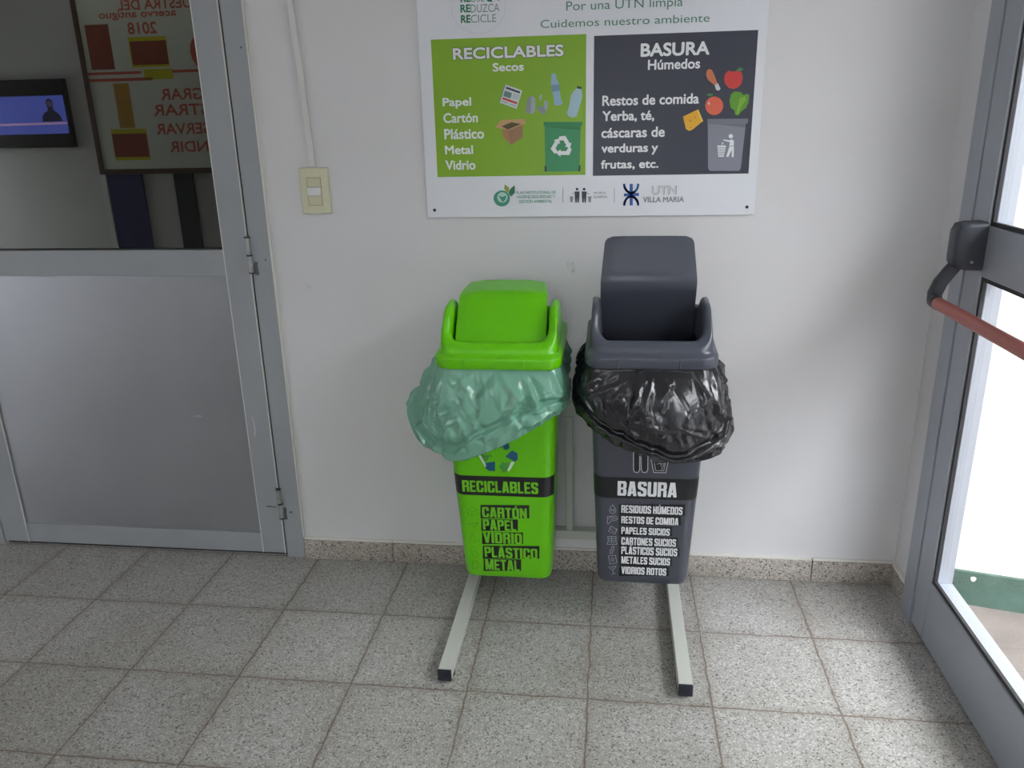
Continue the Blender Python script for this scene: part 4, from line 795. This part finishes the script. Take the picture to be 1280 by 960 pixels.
# ================================================================== the bins
TILT = math.radians(5.5); CT, ST = math.cos(TILT), math.sin(TILT)
H = .645
def bin_local(loc, v):
    w = Vector(v) - Vector(loc)
    return Vector((w.x, CT * w.y + ST * w.z, -ST * w.y + CT * w.z))
def bin_world(loc, v):
    v = Vector(v)
    return Vector((v.x, CT * v.y - ST * v.z, ST * v.y + CT * v.z)) + Vector(loc)
def body_outline(z, off=0.0):
    t = z / H
    a = .1215 + (.1455 - .1215) * t + off; yf = -.110 - .0285 * t - off; yb = .090 + .040 * t + off
    return a, (yb - yf) / 2, (yb + yf) / 2
def sm(t):
    t = max(0.0, min(1.0, t)); return t * t * (3 - 2 * t)
def make_bin(name, label, cat, loc, mbody, mflap, zbot, band, art, bandmat, A_, B_, C_, flap_w, xoff=0.0):
    root = thing(name, label, cat, loc, rot=(TILT, 0, 0))
    # body: open tapered tub with rounded bottom edge and an inner shell
    rings = []
    for z, ins in ((zbot, .016), (zbot + .002, .008), (zbot + .006, .003), (zbot + .014, 0)):
        a, b, cy = body_outline(z); rings.append([(x, y, z) for x, y in rrect(a - ins, b - ins, .030 - ins * .5, cy=cy)])
    for i in range(1, 13):
        z = zbot + .014 + (H - zbot - .014) * i / 12
        a, b, cy = body_outline(z); rings.append([(x, y, z) for x, y in rrect(a, b, .030, cy=cy)])
    for z in (H, .3, zbot + .006):
        a, b, cy = body_outline(z); rings.append([(x, y, z) for x, y in rrect(a - .003, b - .003, .027, cy=cy)])
    bm = bmesh.new(); loft(bm, rings, True, True)
    body = obj('bin_body', bm, mbody, root, local=True, smooth=True, angle=50)
    # printed band wrapping the front
    bm = bmesh.new(); vr = []
    k = math.hypot(1, .0285 / H)
    z0, z1 = band[0] / 1000 / k, band[1] / 1000 / k
    for z in (z0, (z0 + z1) / 2, z1):
        a, b, cy = body_outline(z, .0006)
        ring = rrect(a, b, .0306, nc=8, cy=cy)
        ring = [q for q in ring if q[1] < cy - b + .034]
        ring.sort(key=lambda q: (round(math.atan2(q[0], -(q[1] - (cy - b + .09))), 5)))
        vr.append([bm.verts.new((x, y, z)) for x, y in ring])
    for r0, r1 in zip(vr, vr[1:]):
        for i in range(len(r0) - 1): bm.faces.new((r0[i], r0[i + 1], r1[i + 1], r1[i]))
    obj('printed_band', bm, bandmat, root, local=True, smooth=True)
    def place(x, s, lay):
        z = s / k
        return (x, -.110 - .0285 * z / H - .0006 - .00022 * lay, z)
    put_art(art, place, root, local=True)
    # lid: lip, flange and hood with a large opening; the cheeks rise in an arch
    a, b, r = .157, .152, .040
    def hz(y):
        t = y / b
        u = max(0.0, min(1.0, (t + 1.0) / .82))
        return .050 + (.119 - .050) * math.sin(u * math.pi / 2) ** 1.15 - (.119 - .075) * sm((t - .20) / .75)
    spec = [(.006, .006, lambda y: -.004), (.001, .001, lambda y: -.004), (0, 0, lambda y: -.002), (0, 0, lambda y: .019), (.0015, .0015, lambda y: .0225), (.005, .005, lambda y: .0245),
            (.0085, .014, lambda y: .0262), (.0100, .0185, lambda y: .029), (.0108, .0205, lambda y: .034),
            (.0122, .026, lambda y: .034 + (hz(y) - .034) * .45), (.0140, .032, lambda y: .034 + (hz(y) - .034) * .80), (.0155, .0355, lambda y: hz(y) - .0045), (.0180, .039, lambda y: hz(y) - .0008),
            (.0225, .044, lambda y: hz(y)), (.0280, .049, lambda y: hz(y) - .0006), (.0325, .053, lambda y: hz(y) - .0045), (.0350, .0555, lambda y: hz(y) - .012), (.0365, .057, lambda y: max(.02, hz(y) - .040)), (.037, .058, lambda y: .004), (.012, .012, lambda y: -.002)]
    rings = []
    for dx, dy, fz in spec:
        rr = r - min(dx, dy) * .25
        base = rrect(a, b, r, nc=8, ns=14)
        cur = rrect(a - dx, b - dy, max(.02, rr), nc=8, ns=14)
        rings.append([(x, y, H + fz(y * b / (b - dy))) for (x, y) in cur])
    rings.append(rings[0])
    bm = bmesh.new(); vr = [[bm.verts.new(q) for q in ring] for ring in rings[:-1]]
    vr.append(vr[0]); n = len(vr[0])
    for r0, r1 in zip(vr, vr[1:]):
        for i in range(n): bm.faces.new((r0[i], r0[(i + 1) % n], r1[(i + 1) % n], r1[i]))
    lid = obj('bin_lid', bm, mbody, root, local=True, smooth=True, angle=60)
    for x in (-.078, .066):
        obj('lid_rib', B(x - .0022, x + .0022, -b - .0022, -b + .004, H - .003, H + .0205, bevel=.0012), mbody, lid, local=True)
    # swing flap: folded panel A (front edge) - B (ridge) - C (rear edge), given in world y, z
    P = [bin_local(loc, (loc[0], q[0], q[1])) for q in (A_, B_, C_)]
    pts = []; ws = []
    n1, n2 = 16, 14
    a_, b_, c_ = [Vector((0, q.y, q.z)) for q in P]
    l1 = (b_ - a_).length; l2 = (c_ - b_).length
    e1 = b_ + (a_ - b_).normalized() * .03; e2 = b_ + (c_ - b_).normalized() * .03
    line = []
    for i in range(n1): line.append(a_.lerp(e1, i / n1))
    for i in range(8):
        t = i / 8; line.append(e1.lerp(b_, t).lerp(b_.lerp(e2, t), t))
    for i in range(n2 + 1): line.append(e2.lerp(c_, (i / n2) ** .8))
    total = [0]
    for p0, p1 in zip(line, line[1:]): total.append(total[-1] + (p1 - p0).length)
    T = total[-1]; rad = .018
    wa, wb, wc = flap_w
    grid = []
    bm = bmesh.new()
    nrm = []
    for i, q in enumerate(line):
        s = total[i]
        w = wa + (wb - wa) * min(1, s / l1) if s < l1 else wb + (wc - wb) * min(1, (s - l1) / l2)
        for d in (s, T - s):
            if d < rad: w += -rad + math.sqrt(max(0, rad * rad - (rad - d) ** 2))
        t = (line[min(i + 1, len(line) - 1)] - line[max(0, i - 1)]).normalized()
        nn = Vector((1, 0, 0)).cross(t)
        row = []
        for j in range(25):
            u = -1 + 2 * j / 24
            bulge = .004 * (1 - u ** 4)
            row.append(bm.verts.new(q + Vector((u * w + xoff, 0, 0)) + nn * bulge * (-1 if nn.y > 0 else 1)))
        grid.append(row)
    for r0, r1 in zip(grid, grid[1:]):
        for j in range(24): bm.faces.new((r0[j], r0[j + 1], r1[j + 1], r1[j]))
    bmesh.ops.recalc_face_normals(bm, faces=bm.faces)
    bmesh.ops.solidify(bm, geom=bm.faces[:], thickness=.004)
    obj('swing_flap', bm, mflap, root, local=True, smooth=True, angle=50)
    return root
GLOC = (.968, -.19, .158); DLOC = (1.338, -.20, .168)
M_GFLAP = mat('lime_green_flap_plastic', rgb(100, 193, 0), 0.24, 0, 0.5)
green_bin = make_bin('recycling_bin', 'lime green swing-top recycling bin on the left of the rack', 'bin', GLOC, M_GREEN, M_GFLAP, -.010, GREEN_BAND, GREEN_ART, ink('decalblack'),
    (-.342, .815), (-.252, .936), (-.140, .949), (.1145, .1125, .100), xoff=.001)
grey_bin = make_bin('trash_bin', 'slate grey swing-top trash bin on the right of the rack with raised flap', 'bin', DLOC, M_GREY, M_GREY, -.013, GREY_BAND, GREY_ART, ink('decalblack'),
    (-.172, .800), (-.248, .966), (-.205, 1.074), (.1185, .1185, .108), xoff=-.005)

# ================================================================== the liners
def make_bag(name, label, loc, hem, mat_, seed, xmin, xmax, bulge, fold, amp=1.0):
    """hem: world points of the hanging edge ordered by angle about the bin centre; fold: height share where the turned-over band starts"""
    rnd = random.Random(seed)
    NA, NV = 420, 96
    c = Vector((loc[0], loc[1] - .06, 0))
    hp = sorted([(math.atan2(q[1] - c.y, q[0] - c.x), Vector(q[:3]), (q[3] if len(q) > 3 else fold)) for q in hem], key=lambda e: e[0])
    m = len(hp)
    def hem_at(th):
        for i in range(m):
            t0 = hp[i][0]; t1 = hp[(i + 1) % m][0] + (2 * math.pi if i == m - 1 else 0)
            tt = th if th >= t0 else th + 2 * math.pi
            if t0 <= tt <= t1:
                u = (tt - t0) / (t1 - t0)
                P0, P1, P2, P3 = [hp[(i + k) % m][1] for k in (-1, 0, 1, 2)]
                pos = 0.5 * ((2 * P1) + (P2 - P0) * u + (2 * P0 - 5 * P1 + 4 * P2 - P3) * u * u + (3 * P1 - P0 - 3 * P2 + P3) * u ** 3)
                fo = hp[i][2] + (hp[(i + 1) % m][2] - hp[i][2]) * sm(u)
                return pos, fo
    def top_at(th, ins, z):
        d = Vector((math.cos(th), math.sin(th)))
        a, b, r = .157 - ins, .152 - ins, .038
        # walk out until the rounded rectangle is met (centre of the ray is the local bin centre)
        k = 1.0 / max(abs(d.x) / a, abs(d.y) / b)
        q = d * k
        ex, ey = abs(q.x) - (a - r), abs(q.y) - (b - r)
        if ex > 0 and ey > 0:
            lo, hi = 0.5, 1.0
            for _ in range(20):
                mid = (lo + hi) / 2; e = q * mid
                if math.hypot(max(0, abs(e.x) - (a - r)), max(0, abs(e.y) - (b - r))) > r: hi = mid
                else: lo = mid
            q = q * lo
        return bin_world(loc, (q.x, q.y, z))
    # creases: straight folds with a limited length in unrolled (arc, height) space
    cr = []
    for i in range(230):
        u0 = rnd.uniform(-1.0, 1.0) * .62; v0 = rnd.random() ** .9 * .20
        an = rnd.gauss(math.pi / 2, .62)
        cr.append((u0, v0, math.cos(an), math.sin(an), rnd.uniform(.015, .07), rnd.uniform(.005, .018), rnd.choice((-1, 1, 1)) * rnd.uniform(.25, .75) * amp))
    pins = [rnd.uniform(-.6, .6) for _ in range(14)]
    for u0 in pins:           # long folds that hang from where the film is caught under the lid
        for _ in range(2):
            an = math.pi / 2 + rnd.uniform(-.5, .5)
            L = rnd.uniform(.07, .16)
            cr.append((u0 + math.cos(an) * L * .5, math.sin(an) * L * .5, math.cos(an), math.sin(an), L * .6, rnd.uniform(.010, .02), rnd.choice((1, 1, -1)) * rnd.uniform(.35, .8) * amp))
    CR = np.array(cr)
    def crease(u, v):
        du = u - CR[:, 0]; dv = v - CR[:, 1]
        al = du * CR[:, 2] + dv * CR[:, 3]; ac = -du * CR[:, 3] + dv * CR[:, 2]
        win = np.clip(1 - (al / CR[:, 4]) ** 2, 0, 1)
        h = np.clip(CR[:, 5] * win - np.abs(ac), 0, None) * CR[:, 6]
        return float(h.sum())
    grid = []
    for i in range(NA):
        th = -math.pi + 2 * math.pi * i / NA
        ph, fo = hem_at(th)
        p0 = top_at(th, .009, H + .001); p1 = top_at(th, .004, H - .010)
        out = Vector((ph.x - c.x, ph.y - c.y, 0)).normalized()
        bg = bulge(th)
        pm = p1 * .50 + ph * .50 + out * bg
        ctrl = 2 * pm - .5 * p1 - .5 * ph
        col = [p0]
        uu = (th + math.pi / 2); uu = (uu + math.pi) % (2 * math.pi) - math.pi
        uarc = uu * .19
        length = (ph - p1).length
        for j in range(NV + 1):
            v = j / NV
            q = p1 * (1 - v) ** 2 + ctrl * 2 * v * (1 - v) + ph * v * v
            d = crease(uarc, v * length) * min(1, v * 5 + .08)
            st = sm((v - fo) / .03) * .007 - .010 * math.exp(-((v - fo + .03) / .05) ** 2)
            hemr = 1 - .0 * v
            q = q + out * (d * hemr + st)
            q.x = min(max(q.x, xmin), xmax); q.y = min(q.y, -.090)
            col.append(q)
        # the hem turns in and up against the tub
        for k, (w_in, up) in enumerate(((.10, -.004), (.30, -.002), (.55, .012), (.80, .035))):
            e = col[NV + 1]
            lc = bin_local(loc, e); a_, b_, cy = body_outline(max(.2, lc.z), .008)
            dd = Vector((lc.x, lc.y - cy))
            kk = 1.0 / max(abs(dd.x) / a_, abs(dd.y) / b_, 1e-6)
            tgt = bin_world(loc, (dd.x * min(1, kk), cy + dd.y * min(1, kk), lc.z))
            q = e.lerp(tgt, w_in) + Vector((0, 0, up)) 
            q.x = min(max(q.x, xmin), xmax); q.y = min(q.y, -.088)
            col.append(q)
        grid.append(col)
    bm = bmesh.new()
    vg = [[bm.verts.new(q) for q in col] for col in grid]
    for i in range(NA):
        a, b = vg[i], vg[(i + 1) % NA]
        for j in range(len(a) - 1): bm.faces.new((a[j], b[j], b[j + 1], a[j + 1]))
    o = own_origin(obj(name, bm, mat_, smooth=True, angle=75))
    return tag(o, label, 'bin liner')
def gb(th):
    return .002 + .028 * max(0, math.cos(th + math.pi / 2)) ** 1.5 if abs(th + math.pi / 2) < 1.9 else .008
make_bag('bin_liner', 'translucent green plastic liner folded over the rim of the green bin', GLOC,
    [(1.127, -.33, .668), (1.091, -.405, .662, .62), (1.026, -.43, .622, .62), (.935, -.44, .579, .72), (.862, -.43, .553, .88), (.807, -.40, .565, .9), (.748, -.34, .578), (.712, -.27, .638), (.745, -.16, .655), (.85, -.10, .64), (1.02, -.098, .65), (1.10, -.13, .675), (1.131, -.22, .678)],
    M_GFILM, 11, .700, 1.1435, gb, .80)
def db(th):
    return .004 + .034 * max(0, math.cos(th + math.pi / 2 + .15)) ** 2 if abs(th + math.pi / 2) < 1.9 else .006
make_bag('bin_liner', 'black plastic liner folded over the rim of the grey bin', DLOC,
    [(1.1495, -.30, .674), (1.200, -.37, .632, .70), (1.269, -.42, .599, .82), (1.344, -.45, .589, .92), (1.400, -.46, .577, .95), (1.487, -.43, .583, .82), (1.530, -.37, .612, .75), (1.540, -.31, .650), (1.530, -.20, .66), (1.45, -.11, .66), (1.33, -.098, .65), (1.21, -.105, .65), (1.152, -.18, .682)],
    M_BFILM, 5, 1.1455, 1.545, db, .85, .78)

# ================================================================== ceiling lamps and what the door glass reflects
for i, (x, y) in enumerate(CEIL_LAMPS):
    t = thing('ceiling_lamp', ['white ceiling lamp near the wall television', 'white ceiling lamp above the exhibition board', 'white ceiling lamp nearest the glazed entrance'][i], 'ceiling lamp', (x, y, 2.72), group='ceiling lamps of the hall')
    obj('lamp_housing', B(x - .62, x + .62, y - .16, y + .16, 2.722, 2.75, bevel=.004), M_WPLAST, t)
    obj('lamp_diffuser', B(x - .59, x + .59, y - .135, y + .135, 2.7165, 2.7215), glow('lamp_diffuser_glow', (1, .98, .95, 1), 2.0), t)

tv = thing('television', 'black wall television showing a presenter on a blue screen', 'television', (-3.03, -3.28, 1.27))
obj('television_case', B(-3.48, -2.585, -3.298, -3.255, 1.268, 1.728, bevel=.006), M_TVB, tv)
def tplace(x, z, l): return (x, -3.254 + .0008 * l, z)
scr = flat_mesh('screen', [([(-3.46, 1.362), (-2.605, 1.362), (-2.605, 1.618), (-3.46, 1.618)], [[0, 1, 2, 3]], 0, 1)], tplace, tv, [glow('blue_screen_glow', rgb(88, 100, 205), 1.6)])
flat_mesh('news_ticker', [([(-3.46, 1.420), (-2.605, 1.426), (-2.605, 1.440), (-3.46, 1.434)], [[0, 1, 2, 3]], 0, 2)], tplace, tv, [glow('pale_ticker_glow', rgb(200, 160, 205), 1.5)])
pr = [(-2.79, 1.445), (-2.79, 1.475), (-2.765, 1.505), (-2.74, 1.515), (-2.735, 1.535), (-2.745, 1.565), (-2.735, 1.592), (-2.715, 1.600), (-2.695, 1.590), (-2.688, 1.565), (-2.697, 1.535), (-2.692, 1.515), (-2.665, 1.503), (-2.645, 1.475), (-2.64, 1.445)]
flat_mesh('presenter_picture', [(pr, [list(range(len(pr)))], 0, 3)], tplace, tv, [glow('dark_suit_picture', rgb(38, 40, 70), .6)])
bmx = bmesh.new(); cyl(bmx, (-2.715, -3.2505, 1.562), (-2.715, -3.2500, 1.562), .022, .022, 18); obj('presenter_face', bmx, glow('face_picture', rgb(110, 84, 120), .7), tv)

nb = thing('notice_board', 'brown framed exhibition board with red lettering and pasted pictures', 'notice board', (-1.7, -3.27, 1.06))
bm = bmesh.new()
FX0, FX1, FZ0, FZ1 = -2.435, -.98, 1.075, 2.42
box(bm, FX0, FX0 + .035, -3.298, -3.262, FZ0, FZ1, bevel=.003); box(bm, FX1 - .035, FX1, -3.298, -3.262, FZ0, FZ1, bevel=.003); box(bm, FX0 + .035, FX1 - .035, -3.298, -3.262, FZ0, FZ0 + .035, bevel=.003); box(bm, FX0 + .035, FX1 - .035, -3.298, -3.262, FZ1 - .035, FZ1, bevel=.003)
obj('board_frame', bm, M_WOODF, nb)
obj('board_sheet', B(FX0 + .035, FX1 - .035, -3.297, -3.275, FZ0 + .035, FZ1 - .035), mat('board_paper', INK['posterpaper'], .6), nb)
def bplace(x, z, l): return (-x, -3.2745 + .0006 * l, z)
R_ = lambda x0, z0, x1, z1, col, lay: ('P', col, lay, [(x0, z0), (x1, z0), (x1, z1), (x0, z1)])
BOARD_ART = [
 ('T', 'MUESTRA DEL', 'posterred', 1500, 2145, 2100, 2205, 1, .03), ('T', 'acervo antiguo', 'posterred', 1690, 2085, 2245, 2140, 1, .03), ('T', '2018', 'posterred', 1842, 1995, 2050, 2066, 1, .03),
 ('A', 'pasted_picture', [R_(2190, 1776, 2364, 2063, 'posterbrick', 1)]),
 ('A', 'pasted_picture', [R_(1786, 1783, 2063, 1976, 'posteryellow', 1), R_(1789, 1798, 2054, 1949, 'posterbrick', 2)]),
 ('A', 'red_disc', [('P', 'posterred', 1, [(1500 + 125 * math.cos(a), 1870 + 130 * math.sin(a)) for a in [i * math.pi / 14 for i in range(28)]])]),
 ('A', 'red_rule', [R_(2003, 1742, 2400, 1760, 'posterred', 1), R_(1927, 1698, 2398, 1718, 'posterred', 1), R_(1300, 1742, 1780, 1760, 'posterred', 1)]),
 ('A', 'yellow_strip', [R_(1773, 1704, 1983, 1770, 'posteryellow', 1)]),
 ('A', 'pasted_picture', [R_(2110, 1389, 2225, 1684, 'posterochre', 1)]),
 ('A', 'pasted_picture', [R_(2031, 1170, 2300, 1383, 'posteryellow', 1), R_(2035, 1192, 2299, 1351, 'posterbrick', 2)]),
 ('T', 'INTEGRAR', 'posterred', 1310, 1568, 1883, 1640, 1, .03), ('T', 'MOSTRAR', 'posterred', 1330, 1465, 1954, 1538, 1, .03), ('T', 'CONSERVAR', 'posterred', 1290, 1340, 1954, 1412, 1, .03), ('T', 'DIFUNDIR', 'posterred', 1320, 1220, 1872, 1291, 1, .03)]
put_art(BOARD_ART, bplace, nb)
obj('lower_panel', B(-2.385, -2.125, -3.297, -3.27, .35, 1.072), M_BLUEP, nb)
obj('lower_post', B(-1.876, -1.736, -3.297, -3.265, .0, 1.072), M_DARKP, nb)
obj('lower_post', B(-1.14, -1.0, -3.297, -3.265, .0, 1.072), M_DARKP, nb)
obj('side_post', B(-2.435, -2.395, -3.297, -3.265, .0, 1.072), M_WPLAST, nb)
